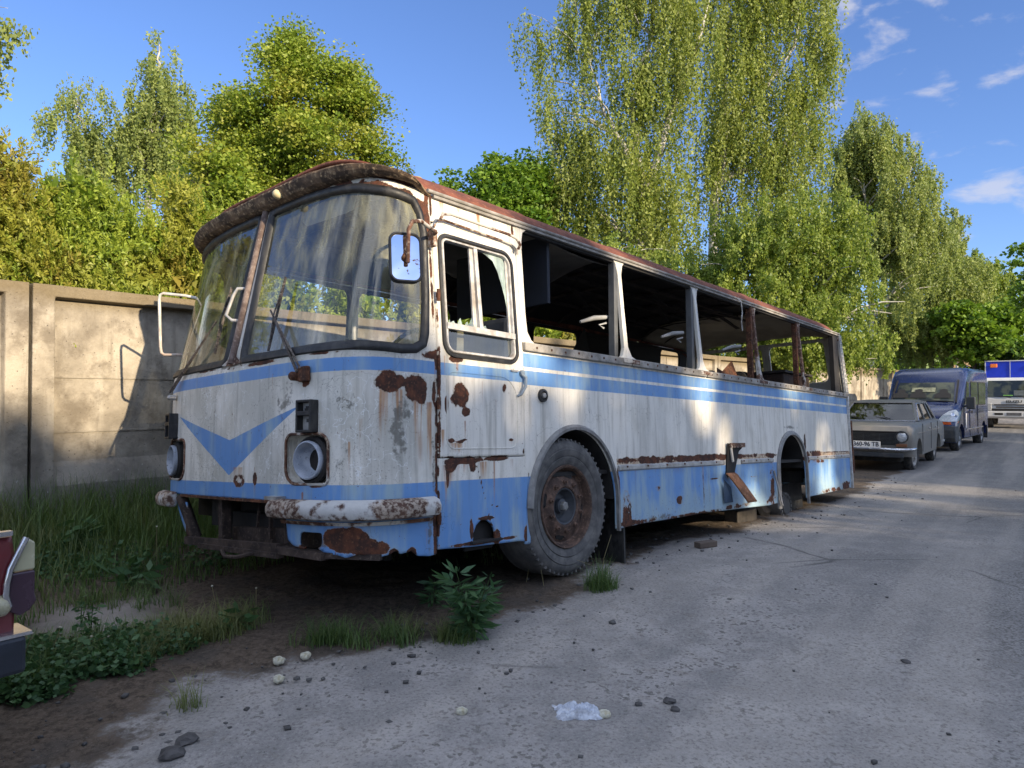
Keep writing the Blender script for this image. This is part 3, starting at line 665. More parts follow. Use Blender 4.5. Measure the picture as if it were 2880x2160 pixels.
# ---- B pillar behind the cab door and window pillars
def pillar(pts_l,pts_r,name,mat,th=.05,off=.004):
    """outline from lists of (u,w) left side upward and right side upward"""
    poly=pts_l+pts_r[::-1]; n=len(poly)
    V=[(a,float(tum(np.array(b)))-off,b) for a,b in poly]+[(a,float(tum(np.array(b)))+th,b) for a,b in poly]
    return MB().add(V,[tuple(range(n)),tuple(range(n,2*n))[::-1]]+[(i,i+n,(i+1)%n+n,(i+1)%n) for i in range(n)]).build(name,mat,bus,bevel=.004,recalc=True)
pillar([(-.466,1.602),(-.466,2.30),(-.45,2.425)],[(-.33,1.602),(-.37,1.625),(-.405,1.68),(-.412,1.8),(-.405,2.3),(-.385,2.38),(-.34,2.41),(-.30,2.425)],'door_pillar',M_WHITE)
for i,(uc,mat) in enumerate(((.825,M_WHITE),(2.135,M_WHITE),(3.50,M_RUSTPALE),(4.86,M_RUSTPALE))):
    fl=.125 if i<2 else (.09 if i==2 else .05)
    pillar([(uc+.02-fl,1.600),(uc+.0-fl*.45,1.625),(uc-.028,1.69),(uc-.024,2.0),(uc-.028,2.30),(uc-.05,2.38),(uc-.09,2.425)],
           [(uc+.035+fl,1.600),(uc+.03+fl*.35,1.625),(uc+.03,1.70),(uc+.022,2.0),(uc+.024,2.30),(uc+.05,2.38),(uc+.10,2.425)],'window_pillar',mat,.03)
    MB().box((uc-.055,float(tum(np.array(2.)))+.055,2.01),(.05,.06,.80),Matrix.Rotation(.03,3,'Y')).build('inner_post',M_RUST if i>1 else m_plain('dark_steel_post',(.10,.105,.11),.6),bus,bevel=.005)
    mbx=MB().box((uc+.02,-.02,1.578),(.24,.02,.032)); mbx.build('pillar_plate',M_RUSTPALE,bus,bevel=.003)
# last dark post and white ladder strip at the rear corner
MB().box((6.27,.09,2.0),(.20,.06,.82)).build('corner_post',M_SOOT,bus)
mb=MB()
def TL(u,w): return (u,float(tum(np.array(w)))-.01,w)
for k in range(13): w=1.63+k*.062; mb.bar(TL(6.425,w),TL(6.505,w),.012,.014)
mb.bar(TL(6.42,1.6),TL(6.42,2.43),.016,.016); mb.bar(TL(6.51,1.6),TL(6.50,2.43),.02,.014); mb.build('louvre_strip',M_FRAMEAL,bus)
# hanging cable, grab straps
MB().tube([(3.05,.04,2.44),(3.06,.0,2.40),(3.10,.01,2.30),(3.09,.02,2.18),(3.11,.02,2.10)],.007,6).build('hanging_cable',M_FRAMEAL,bus)
for (u_,w_,sc) in ((.66,1.93,1.),(1.94,1.95,1.),(3.22,1.95,.9)):
    MB().tube([(u_+.10,.14,w_+.02),(u_+.0,.20,w_+.01),(u_-.14,.24,w_-.035)],[.016,.02,.012],6).tube([(u_+.08,.14,w_-.03),(u_+.02,.17,w_-.05),(u_+.06,.15,w_-.075)],.009,6).build('grab_strap',m_plain('white_strap',(.42,.42,.41),.5),bus,60)
# ---- cant panel over the door
sheet('cant_panel',lambda u,w:SL(u,w),-1.243,-.40,2.262,2.435,.0125,M_WHITE,bus,thick=.012,attrf=painter([(-1.235,2.38,.012,.09,1.),(-.49,2.37,.014,.05,1.),(-.9,2.42,.3,.012,.2)],[(-1.0,2.43,.02,.16,.5),(-.82,2.43,.035,.20,1.),(-.62,2.43,.03,.1,.4),(-1.15,2.43,.05,.1,.6)],[],[(-1.0,2.41,.25,.05,.35)],12))
# ---- cab door
DW=rrect(-1.192,-.528,1.446,2.200,(.09,.08,.10,.07))
door_out=rrect(-1.232,-.472,.846,2.262,(.01,.01,.08,.03))
drust=[(-1.06,1.215,.075,.075,1.1),(-1.01,1.12,.035,.03,1.),(-1.06,.935,.035,.012,.7),(-1.13,.945,.03,.014,.8),(-1.02,.95,.03,.008,.5),(-1.17,1.16,.012,.06,.9),(-1.225,1.15,.01,.5,.3),(-1.05,.852,.25,.007,.5),(-.48,.87,.015,.03,.6),(-.72,.85,.10,.006,.4),(-1.09,1.432,.05,.02,.7),(-.66,1.28,.02,.03,.8),(-.60,.95,.02,.01,.6)]
drun=[(-1.02,1.06,.02,.14,.9),(-1.08,.93,.08,.07,.9),(-1.2,1.0,.02,.15,.8),(-1.08,1.42,.03,.10,.9),(-.86,1.30,.008,.25,.5),(-.74,1.2,.01,.15,.6),(-.55,1.15,.012,.25,.6),(-1.18,1.44,.012,.14,.8),(-.6,.95,.04,.08,.5),(-.95,1.31,.01,.05,.8)]
dr=sheet('cab_door',lambda u,w:SL(u,w,.004),-1.235,-.470,.84,2.265,.011,M_PAINT,bus,outer=door_out,holes=[DW],thick=.03,attrf=painter(drust,drun,[],[(-.85,1.0,.2,.2,.1)],5,f=13))
# raised pressed panel lines, handle, hinges
rec=rrect(-1.165,-.535,.898,1.355,(.06,.07,.16,.06))
MB().tube([(a,float(tum(np.array(b)))-.004,b) for a,b in rec],.0045,5,closed=True).build('door_swage',M_PAINT,dr,60)
MB().tube([(-.505,-.012,1.385),(-.475,-.03,1.36),(-.485,-.035,1.30),(-.525,-.03,1.245),(-.54,-.01,1.235)],[.012,.012,.011,.009,.009],8).lathe([(.02,0),(.02,.02),(.001,.022)],(-.495,-.004,1.39),(0,-1,0),12).build('door_handle',m_plain('grey_blue_handle',(.20,.25,.30),.5),dr,60)
MB().box((-.565,-.012,1.40),(.07,.006,.012)).build('door_badge_plate',M_ALU,dr)
for w_ in (1.16,1.80,.50):
    MB().tube([(-1.238,-.014,w_-.035),(-1.238,-.014,w_+.035)],.011,8).box((-1.238,-.012,w_),(.02,.02,.03)).build('door_hinge',M_RUST,dr,40)
MB().tube([(-.50,.0,2.228),(-.502,-.02,2.255),(-.54,-.022,2.290),(-.62,-.022,2.300),(-1.14,-.020,2.310),(-1.205,-.020,2.295),(-1.225,-.02,2.26)],.010,8).build('rain_rail',M_RUSTPALE,bus,60)
MB().tube([(-.475,.03,2.205),(-.478,.03,2.235),(-.53,.035,2.262),(-.62,.038,2.27),(-1.14,.038,2.285),(-1.205,.035,2.27),(-1.232,.03,2.22)],.007,8).build('door_top_bead',M_RUSTPALE,dr,60)
def ring(poly,prof,name,mat,parent,sfun=SL):
    A_=np.array([p[0] for p in poly]);B_=np.array([p[1] for p in poly]);n=len(poly)
    tx=np.roll(A_,-1)-np.roll(A_,1);ty=np.roll(B_,-1)-np.roll(B_,1);l=np.hypot(tx,ty)+1e-9; ix,iy=-ty/l,tx/l   # inward for ccw
    V=[]
    for ins,off in prof: V+=tup(sfun(A_+ix*ins,B_+iy*ins,off))
    Fq=[(r*n+i,r*n+(i+1)%n,(r+1)*n+(i+1)%n,(r+1)*n+i) for r in range(len(prof)-1) for i in range(n)]
    return MB().add(V,Fq).build(name,mat,parent,50,recalc=True)
ring(DW,[(-.006,.004),(-.004,.018),(.014,.020),(.022,.006),(.022,-.02)],'window_rubber',M_BLACK,dr)
wf=ring(DW,[(.022,.008),(.026,.016),(.036,.016),(.040,.006),(.040,-.02)],'window_frame',M_FRAMEAL,dr)
mb=MB(); mb.bar((-.875,.05,2.165),(-.862,.012,1.645),.030,.03,(1,0,0)); mb.bar((-.905,.055,2.165),(-.892,.03,1.645),.012,.03,(1,0,0)); mb.bar((-1.165,.0,1.629),(-.555,.0,1.627),.028,.036); mb.bar((-.575,.05,2.14),(-.57,.02,1.65),.012,.03,(1,0,0)); mb.build('glazing_bar',M_FRAMEAL,wf)
MB().add(tup(SL(np.array([-1.16,-1.16,-1.10,-.62,-.56,-.56]),np.array([1.615,1.53,1.475,1.475,1.53,1.615]),-.012)),[(0,1,2,3,4,5)]).build('lower_pane',M_GLASS,wf)
sh=[(-.86,2.165),(-.80,2.16),(-.76,2.145),(-.70,2.12),(-.66,2.06),(-.63,1.98),(-.605,1.90),(-.585,1.80),(-.575,1.80),(-.572,2.08),(-.60,2.15),(-.66,2.165)]
MB().add(tup(SL(np.array([a for a,b in sh]),np.array([b for a,b in sh]),-.008)),[tuple(range(len(sh)))]).build('broken_pane',M_SHARD,wf)
for (u_,h_,w_) in ((-1.03,.05,.05),(-.97,.035,.05),(-.93,.06,.06),(-.84,.07,.05),(-1.09,.025,.06),(-.81,.03,.05),(-1.12,.03,.03)):
    q=[(u_-w_/2,1.645),(u_+w_/2,1.645),(u_+w_*.15,1.645+h_),(u_-w_*.1,1.645+h_*.8)]
    MB().add(tup(SL(np.array([a for a,b in q]),np.array([b for a,b in q]),-.01)),[(0,1,2,3)]).build('glass_shard',M_SHARD,wf)
# lower front side panel with step hole
ST=[(-.955,.335),(-.95,.39),(-.925,.435),(-.885,.462),(-.84,.462),(-.80,.44),(-.765,.40),(-.755,.335)]
lp_out=[(-1.236,.325),(-1.10,.318),(-.96,.31),(-.75,.305),(-.55,.300),(-.452,.292),(-.452,.5),(-.43,.7),(-.39,.842),(-1.236,.842)]
sheet('lower_panel',lambda u,w:SL(u,w,.0),-1.24,-.385,.28,.845,.011,M_PAINT,bus,outer=lp_out,holes=[ST],thick=.015,
   attrf=painter([(-1.0,.825,.16,.02,.9),(-1.13,.80,.05,.04,.9),(-.95,.79,.03,.04,.9),(-1.16,.75,.012,.08,.8),(-.75,.832,.12,.012,.8),(-.46,.35,.025,.06,.8),(-.85,.33,.3,.012,.9),(-.74,.34,.03,.05,.8),(-.965,.42,.015,.06,.7),(-1.232,.5,.010,.3,.3),(-.42,.7,.012,.14,.4),(-.85,.47,.08,.012,.8)],
    [(-1.15,.80,.06,.16,1.),(-1.04,.8,.06,.10,.9),(-.86,.81,.04,.12,.8),(-.76,.82,.012,.5,.9),(-.60,.82,.03,.10,.5),(-1.17,.7,.01,.2,.9)],
    [(-.93,.84,-.78,.40,.003,.5),(-.84,.56,-.72,.53,.003,.5)],[(-.85,.335,.25,.025,.5)],6,f=13),flip=False)
MB().box((-.85,.06,.36),(.24,.02,.16)).box((-.85,.01,.335),(.26,.07,.012)).build('step_well',M_SOOT,bus)
# ================== far side, rear, floor, interior
ops=[(-1.15,-.14),(-.02,1.18),(1.28,2.47),(2.57,3.46),(5.62,6.2)]
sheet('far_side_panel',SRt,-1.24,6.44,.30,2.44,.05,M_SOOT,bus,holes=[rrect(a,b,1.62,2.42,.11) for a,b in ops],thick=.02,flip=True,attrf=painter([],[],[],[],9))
rw=[rrect(min(aRV(1.30),aRV(2.40)),max(aRV(1.30),aRV(2.40)),1.82,2.40,.07),rrect(min(aRV(.30),aRV(1.18)),max(aRV(.30),aRV(1.18)),1.82,2.40,.07)]
nq=rrect(-RL+.10,-RL+.33,1.62,2.38,.04)
sheet('rear_panel',lambda a,w:SR(a,w),-RL,RL,.30,2.45,.03,M_PAINT,bus,holes=rw+[nq],thick=.03,attrf=painter([(-RL+.05,.8,.03,.3,.4)],[],[],[],13))
sheet('quarter_window',lambda a,w:SR(a,w,.02),-RL+.09,-RL+.34,1.6,2.4,.05,m_glass('sooty_glass',.75,(.06,.055,.05)),bus,thick=0)
MB().bar((6.43,-.012,.30),(6.43,-.012,1.56),.03,.03).build('corner_strip',M_FRAMEAL,bus)
rf=MB(); rf.box((6.60,.055,.86),(.16,.02,.72),Matrix.Rotation(-.05,3,'Z')); o=rf.build('engine_door',M_PAINT,bus)
MB().box((6.69,.05,.86),(.04,.05,.73)).build('engine_door_edge',M_RUST,o)
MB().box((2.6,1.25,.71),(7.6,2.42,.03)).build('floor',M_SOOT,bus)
mb=MB()
for v_ in (.75,1.75): mb.box((2.4,v_,.50),(8.2,.09,.20))
for u_ in (-1.5,-.5,.7,2.0,3.3,5.0,6.2): mb.box((u_,1.25,.50),(.08,2.2,.14))
mb.box((1.8,.55,.42),(.9,.5,.3)); mb.box((3.0,1.9,.42),(.7,.5,.3)); mb.build('chassis',M_DARK,bus)
MB().tube([(0,.25,.42),(0,2.3,.42)],.05,10).build('axle',M_DARK,bus,60); MB().tube([(4.27,.35,.30),(4.27,2.2,.30)],.07,10).build('axle',M_DARK,bus,60)
mb=MB(); mb.bar((4.0,.3,.95),(4.6,.35,.5),.05,.03); mb.bar((3.9,.4,.6),(4.65,.4,.75),.04,.04); mb.bar((3.95,.5,.35),(4.6,.45,.35),.06,.05); mb.build('suspension_arm',M_DARK,bus)
# brake drum left on the rear axle
dm=MB().lathe([(.001,-.02),(.10,-.02),(.11,.0),(.165,.0),(.175,.04),(.175,.22),(.16,.24)],(4.52,.20,.17),(0,1,0),28).build('brake_drum',m_plain('dull_grey_drum',(.085,.08,.075),.7,0,.3,14),bus,30)
mb=MB()
for k in range(18):
    a=2*math.pi*k/18; mb.box((4.52+.148*math.cos(a),.195,.17+.148*math.sin(a)),(.03,.03,.03))
mb.build('drum_bolts',m_plain('grey_nuts',(.12,.115,.11),.7),dm)
# interior clutter
it=MB(); it.box((5.55,1.0,1.35),(.95,1.3,.95)); it.build('engine_cover',m_rust('scorched_box',(.03,.022,.018),(.07,.04,.028),(.12,.07,.045),.3,6),bus,bevel=.02)
MB().box((5.55,.99,1.845),(1.0,1.35,.03)).build('engine_cover_lid',M_DARK,bus)
MB().add([(3.35,.45,1.50),(4.35,.60,1.62),(4.55,.8,1.98),(4.05,.7,1.80),(3.9,.7,1.83)],[(0,1,2,3,4)]).add([(3.6,.6,1.55),(4.9,.6,1.60),(4.85,1.2,1.78),(3.9,1.2,1.60)],[(0,1,2,3)]).build('torn_sheet',M_RUST,bus)
MB().bar((4.2,.7,1.72),(4.95,.9,1.82),.06,.02).tube([(4.95,.9,1.78),(5.25,.95,1.80)],.10,12).build('fallen_roll',m_plain('cardboard',(.16,.13,.09),.8),bus)
MB().add([(2.2,1.9,1.5),(3.4,2.2,1.4),(3.5,2.2,1.85),(2.9,1.9,2.35)],[(0,1,2,3)]).build('hanging_sheet',M_SOOT,bus)
for (u_,v_) in ((.9,1.9),(1.8,1.9),(2.7,.7)):
    MB().box((u_,v_,1.15),(.42,.85,.10)).box((u_+.22,v_,1.42),(.08,.85,.55),Matrix.Rotation(.15,3,'Y')).build('passenger_seat',M_SOOT,bus,bevel=.03)
MB().box((-1.35,1.25,1.28),(.45,2.1,.22)).build('dashboard',m_plain('grey_dashboard',(.16,.17,.17),.7,0,.4,6),bus,bevel=.04)
MB().tube([(-1.02+.0+.10*math.sin(a),.55+.24*math.cos(a),1.50+.20*math.sin(a)) for a in np.linspace(0,2*math.pi,25)[:-1]],.014,6,closed=True).tube([(-1.02,.55,1.50),(-1.2,.55,1.2)],.02,6).bar((-1.02,.31,1.50),(-1.02,.79,1.50),.02,.012).build('steering_wheel',M_BLACK,bus,60)
MB().box((-.45,.55,1.12),(.45,.5,.12)).box((-.22,.55,1.50),(.09,.48,.70)).build('driver_seat',m_plain('faded_seat_cover',(.10,.11,.13),.8,0,.4,7),bus,bevel=.04)
MB().box((-.02,.60,2.20),(.03,.95,.50)).build('cab_partition',m_plain('blue_grey_partition',(.010,.013,.022),.7,0,.3,4),bus)
MB().tube([(-.9,1.28,.7),(-.9,1.28,2.5)],.017,8).tube([(-.1,1.28,.7),(-.1,1.28,2.5)],.017,8).build('grab_pole',M_FRAMEAL,bus,60)
# ================== bumper, wipers, mirrors, wheel
def bumper(aa,prof,mat,nm='bumper'):
    V=[];n=len(aa);m=len(prof)
    for k,(o,dz) in enumerate(prof):
        V+=tup(SN(np.array(aa),np.full(n,.578+dz),o))
    Fq=[(k*n+i,k*n+i+1,((k+1)%m)*n+i+1,((k+1)%m)*n+i) for k in range(m) for i in range(n-1)]
    Fq+=[tuple(k*n for k in range(m))[::-1],tuple(k*n+n-1 for k in range(m))]
    o=MB().add(V,Fq).build(nm,mat,bus,45,recalc=True)
    md=o.modifiers.new('b','BEVEL'); md.width=.018; md.segments=3; md.limit_method='ANGLE'; md.angle_limit=R(55); return o
BP_=[(.012,.052),(.045,.054),(.082,.040),(.098,.010),(.098,-.020),(.085,-.045),(.05,-.056),(.012,-.052)]
bumper(np.linspace(aU(-1.288),aV(.66),34),BP_,M_BUMP)
MB().add(tup(SN(np.linspace(aU(-1.29),aV(.62),20),np.full(20,.512),.02))+tup(SN(np.linspace(aU(-1.29),aV(.62),20),np.full(20,.492),.012)),[(i,i+1,20+i+1,20+i) for i in range(19)]).build('bumper_bracket',M_RUSTPALE,bus)
bumper(np.linspace(aV(1.98),aV(1.98)+.30,10),BP_,M_BUMP)
MB().box(tuple(SN([aV(.66)],[.632],.03)[0]),(.06,.13,.02)).build('bumper_bracket',M_ALU,bus)
# wipers
def wiper(base,tip,blade0,blade1,dbl,par):
    mb=MB(); mb.tube([base,tip],[.010,.006],6); mb.tube([Vector(base)+Vector(dbl),tip],[.007,.005],6)
    w=mb.build('wiper_arm',m_rust('wiper_steel',(.05,.04,.035),(.16,.13,.11),(.3,.26,.22),.5,30),par,60)
    MB().bar(blade0,blade1,.008,.014,(-1,0,0)).tube([blade0,(Vector(blade0)+Vector(blade1))/2+Vector((-.02,0,0)),blade1],.005,5).build('wiper_blade',m_rust('wiper_blade_metal',(.02,.02,.02),(.12,.10,.09),(.32,.28,.24),.5,40),w); return w
P=lambda v,w,o: tuple(SN([aV(v)],[w],o)[0])
w1=wiper(P(.47,1.335,.03),P(.82,1.745,.05),P(.785,1.49,.03),P(.755,1.95,.03),(0,-.03,.02),bus)
w2=wiper(P(2.10,1.33,.05),P(1.53,1.77,.05),P(1.48,1.545,.03),P(1.47,2.0,.03),(.0,-.05,.01),bus)
MB().box(P(.43,1.325,.018),(.03,.09,.085)).lathe([(.026,0),(.026,.04),(.015,.055),(.001,.056)],P(.49,1.315,.01),(-1,0,0),12).build('wiper_mount',M_RUST,w1,bevel=.008)
MB().lathe([(.02,0),(.02,.04),(.01,.055),(.001,.056)],P(2.1,1.29,.01),(-1,.2,0),12).build('wiper_mount',M_ALU,w2)
# mirror, driver's side
ma=MB().tube([(-1.255,.03,2.16),(-1.27,-.03,2.165),(-1.50,-.16,2.15),(-1.60,-.205,2.115),(-1.635,-.215,2.06),(-1.64,-.215,1.88)],.0115,8).box((-1.262,.01,2.14),(.03,.05,.10)).build('mirror_arm',M_RUSTPALE,bus,60)
mc=Vector((-1.63,-.185,1.915)); tocam=Vector((np.array([0,0,CAMZ])-np.array(BM@mc))).normalized()
Bi=BM.inverted().to_3x3()
nm=(Bi@tocam).normalized(); nm=(nm+Vector((.10,-.25,.42))).normalized(); mx=Vector((0,0,1)).cross(nm).normalized(); my=nm.cross(mx)
pl=rrect(-.083,.083,-.135,.135,.045)
mh=MB().prism(pl,mc-nm*.0,mx,my,nm,-.05,-.004).build('mirror_housing',M_BLACK,ma,bevel=.012)
MB().tube([mc+mx*a+my*b for a,b in pl],.009,6,closed=True).build('mirror_rim',M_BLACK,mh,60)
m,g=newmat('mirror_glass'); Pn=g.coord('Object'); n=g.noise(Pn,22,5,.65)
gm=g.bsdf((.86,.9,.95),.04,1.); ds=g.bsdf((.09,.045,.025),.8)
g.out(g.mixsh(g.step(n,.60,.68),gm,ds)); M_MIR=m
MB().prism(rrect(-.076,.076,-.128,.128,.04),mc,mx,my,nm,-.003,.001).build('mirror_glass',M_MIR,mh)
MB().lathe([(.02,0),(.022,.015),(.012,.025),(.001,.026)],mc+nm*.001+my*.0,nm,14).build('mirror_clamp',M_RUST,mh)
# bare mirror loop on the far side
MB().tube([(-1.60,2.34,2.088),(-1.66,2.41,2.108),(-1.77,2.54,2.130),(-1.786,2.558,2.118),(-1.79,2.565,2.085),(-1.760,2.59,1.72),(-1.752,2.588,1.672),(-1.735,2.57,1.655),(-1.64,2.45,1.652),(-1.58,2.36,1.66)],.0115,8).build('bare_mirror_frame',m_plain('white_rusty_tube',(.62,.60,.54),.5,0,.3,10,.2,(.25,.13,.07)),bus,60)
# front wheel
M_TYRE=None
m,g=newmat('old_tyre_rubber'); P_=g.coord('Object'); n=g.noise(P_,10,5,.6); n2=g.noise(P_,60,4,.6)
col=g.mix(g.step(n,.35,.7),(.075,.074,.073),(.145,.140,.133)); col=g.mix(g.step(n2,.6,.75)*.4,col,(.16,.15,.135))
g.out(g.bsdf(col,.85,0,g.bump(n2,.4,.004),.2)); M_TYRE=m
def wheel(name,c,parent,R0=.485,W=.25,ax=(0,-1,0),tread=58,mat_rim=None):
    c=Vector(c); ax=Vector(ax).normalized()
    wm=empty(name); wm.parent=parent
    pr=[(.28,.02),(.30,.035),(.33,.045),(.345,.050),(.350,.044),(.356,.051),(.385,.053),(.40,.056),(.405,.050),(.42,.052),(.450,.040),(.468,.022),(.480,-.01),(.484,-.05),(.484,-W+.05),(.475,-W),(.42,-W-.02),(.3,-W)]
    pr=[(r*R0/.485,t) for r,t in pr]
    MB().lathe(pr,c,ax,72).build('tyre',M_TYRE,wm,50)
    mb=MB(); x=ax.orthogonal().normalized(); y=ax.cross(x)
    for k in range(tread):
        a=2*math.pi*k/tread; d=x*math.cos(a)+y*math.sin(a); t=ax.cross(d)
        for (s0,s1,lr) in ((.030,-.02,-.012),):
            rm=Matrix((t,d,ax)).transposed(); mb.box(c+d*(R0-.026)+ax*.010,(.016,.030,.05),rm)
        rm=Matrix((t,d,ax)).transposed(); mb.box(c+d*(R0-.011)+ax*(-W/2),(.030,.012,W*.66),rm)
    mb.build('tread_block',M_TYRE,wm)
    return wm,c,ax,x,y
wm,c,ax,x,y=wheel('front_wheel',(0,.045,.485),bus)
M_RIM=m_rust('brown_wheel_rim',(.055,.036,.028),(.13,.080,.058),(.22,.14,.10),.35,12,.8)
rim=MB().lathe([(.285,.02),(.292,.036),(.287,.044),(.276,.040),(.268,.02),(.262,-.01),(.25,-.018),(.235,-.012),(.20,.005),(.165,.018),(.14,.022),(.132,.018),(.13,.0)],c,ax,64).build('rim',M_RIM,wm,35)
MB().tube([c+ax*.030+(x*math.cos(a)+y*math.sin(a))*.273 for a in np.linspace(0,2*math.pi,49)[:-1]],.006,6,closed=True).build('lock_ring',M_RIM,rim,60)
MB().lathe([(.132,.0),(.128,.014),(.118,.010),(.110,-.03),(.09,-.05),(.055,-.045),(.050,-.01),(.03,-.006)],c,ax,40).build('hub',m_plain('dark_blue_grey_hub',(.055,.062,.072),.6,0,.4,12),rim,40)
MB().lathe([(.034,-.02),(.034,.018),(.026,.024),(.001,.025)],c,ax,6).build('hub_cap',m_plain('pale_steel_nut',(.22,.22,.21),.5,.3),rim)
ms=MB()
for k in range(10):
    a=2*math.pi*(k+.3)/10; d=x*math.cos(a)+y*math.sin(a); MB().lathe([(.017,0),(.017,.018),(.009,.020),(.009,.034),(.001,.035)],c+d*.172+ax*.012,ax,6).build('wheel_nut',M_RIM,rim)
for k in range(4):
    a0=2*math.pi*(k+.35)/4; 
    V=[]
    for rr in (.205,.236):
        for q in range(7): a=a0+(q-3)*.075; V.append(c+(x*math.cos(a)+y*math.sin(a))*(rr if 0<q<6 else .2205)+ax*(.004 if rr<.22 else -.0075))
    V=[v+ax*.003 for v in V]
    ms.add(V,[(i,i+1,8+i,7+i) for i in range(6)])
ms.build('rim_slot',M_SOOT,rim)
wm2,c2,ax2,_,_=wheel('front_wheel',(0,2.30,.47),bus,ax=(0,1,0),tread=20)
# hook on the roof, debris at the roof's rear corner
MB().tube([(5.0,.9,2.62),(5.0,.9,2.78),(4.98,.9,2.83),(4.94,.9,2.845),(4.90,.9,2.82)],.010,6).build('roof_hook',M_SOOT,bus,60)
MB().add([(6.25,.25,2.50),(6.40,.3,2.48),(6.38,.28,2.60),(6.32,.27,2.56)],[(0,1,2,3)]).build('bent_scrap',M_ROOF,bus)
# ================================================================== GROUND
def grow(a,b,step0,f=1.12,mx=4.):
    out=[a];s=step0
    while out[-1]<b: out.append(out[-1]+s); s=min(mx,s*f)
    return out
FD=np.array([-.7997,.6006]); FS=np.array([.6006,.7997])       # towards the fence / along it
def plist(L): return [tuple(ground_at(*p)[:2]) for p in L]
soilL=plist([(150,2158),(330,2075),(560,1935),(760,1900),(960,1850),(1180,1800),(1400,1735),(1600,1660),(1800,1560),(2050,1490),(2300,1425),(2430,1375)])
soilL=[(-3,1.2)]+soilL+[(9,16),(14,23),(18,28),(10,34),(-12,10),(-12,0)]
xs=sorted(set([-x for x in grow(5.2,70,.035,1.14)]+list(np.arange(-5.2,6.2,.035))+grow(6.2,110,.035,1.10)))
ys=sorted(set([-y for y in grow(-1.2,60,.05,1.2)]+list(np.arange(1.2,8.5,.03))+grow(8.5,190,.03,1.035)))
GX,GY=np.meshgrid(np.array(xs),np.array(ys),indexing='ij'); gx=GX.ravel();gy=GY.ravel()
sdv=poly_sdf(gx,gy,soilL)+(fbm(gx*2.2,gy*2.2,4,61)-.5)*.55+(fbm(gx*9,gy*9,3,62)-.5)*.12
soil=np.clip(.5-sdv*2.2,0,1)
band=np.exp(-(sdv/.35)**2)
hz=gz(gx,gy)
near=np.clip(1-(gy-9)/6,0,1)*np.clip(1-(np.abs(gx)-7)/4,0,1)
hz=hz+near*((fbm(gx*3,gy*3,4,63)-.5)*.035*soil+(fbm(gx*14,gy*14,4,64,.6)-.5)*(.026*np.maximum(soil,band*.8)+.004)+(fbm(gx*1.1,gy*1.1,3,66)-.5)*.03)
dgr=plist([(170,1720),(420,1690),(400,1760),(330,1800),(180,1770)])
lightp=np.clip(.5-(poly_sdf(gx,gy,dgr)+(fbm(gx*6,gy*6,3,67)-.5)*.3)*4,0,1)
nx_,ny_=len(xs),len(ys)
I,J=np.meshgrid(np.arange(nx_-1),np.arange(ny_-1),indexing='ij'); q=(I*ny_+J).ravel(); Q=np.stack([q,q+ny_,q+ny_+1,q+1],1)
m,g=newmat('yard_ground'); Pw=g.pos(); so_=g.attr('soil'); li=g.attr('pale')
n1=g.noise(Pw,.55,4,.6); n2=g.noise(Pw,3.5,5,.6); n3=g.noise(Pw,28,5,.7); n4=g.noise(Pw,120,3,.7); n5=g.noise(Pw,62,4,.75)
sn=g.step(so_+(n3-.5)*.6+(n2-.5)*.6,.30,.66)
gx_,gy_,gz_=g.xyz(Pw)
t2=g.xyz(g.voro(Pw,55,'F1','Color'))[1]
asph=g.step(gx_-.55*gy_+(n1-.5)*5.+(n2-.5)*2.,-.9,1.3)         # worn asphalt on the right, dusty sand nearer the bus
sand=g.mix(g.step(n2,.36,.66),(0.211,0.201,0.190),(0.319,0.299,0.279)); sand=g.mix(g.step(n3,.56,.74)*.55,sand,(.13,.115,.10)); sand=g.mix(g.step(g.noise(Pw,9,5,.7),.54,.70)*.45,sand,(.18,.155,.13))
sand=g.mix(g.step(t2,.86,.90)*g.step(n2,.42,.6)*.75,sand,(.085,.078,.07)); sand=g.mix(g.step(n4,.56,.70)*.4,sand,(.42,.40,.37))
tar=g.mix(g.step(n2,.3,.7),(0.164,0.158,0.152),(0.227,0.218,0.206))
tn=g.voro(Pw,95,'F1','Color'); tg=g.xyz(tn)[0]
tar=g.mix(g.step(tg,.70,.74)*.8,tar,(.085,.08,.075)); tar=g.mix(g.step(n4,.60,.72)*.5,tar,(.44,.41,.37)); tar=g.mix(g.step(n3,.55,.72)*.5,tar,(.16,.15,.135))
road=g.mix(asph,sand,tar)
# faint wheel tracks along the road
tx=gx_*.80-gy_*.60; tr=g.step(g.noise(g.vec(tx*1.,(gx_*.6+gy_*.8)*.06,0.),2.2,3,.5),.44,.62)
road=g.mix(tr*.28,road,(.44,.40,.35))
ch=g.voro(g.mix(.12,Pw,g.noise(Pw,1.3,3,.6,col=True)),.55,'DISTANCE_TO_EDGE')
road=g.mix(g.step(ch,.0,.010,1.,0.)*g.step(n1,.5,.6)*.7,road,(.05,.048,.045))
sc_=g.mix(g.step(n3,.34,.64),(.050,.038,.028),(.12,.092,.068)); sc_=g.mix(g.step(n4,.58,.72)*.55,sc_,(.19,.16,.125)); sc_=g.mix(g.step(n2,.50,.64)*.55,sc_,(.058,.052,.046))
sc_=g.mix(li*.8,sc_,(.29,.265,.24))
road=g.mix(g.step(n5,.50,.66)*.60,road,(.09,.083,.077)); road=g.mix(g.step(n5,.30,.44,1.,0.)*.5,road,(.42,.40,.37)); sc_=g.mix(g.step(n5,.54,.66)*.5,sc_,(.17,.14,.11))
gcol=g.mix(sn,road,sc_)
hh=n3*.6+n4*.35+g.step(tg,.75,.9)*.2
g.out(g.bsdf(gcol,.93,0,g.bump(hh,.75,.014),.2))
gr=arr_mesh('ground',np.stack([gx,gy,hz],1),Q,m,None,{'soil':soil,'pale':lightp},sm=True); gr['kind']='structure'
def gzr(x,y): return float(gz(x,y))
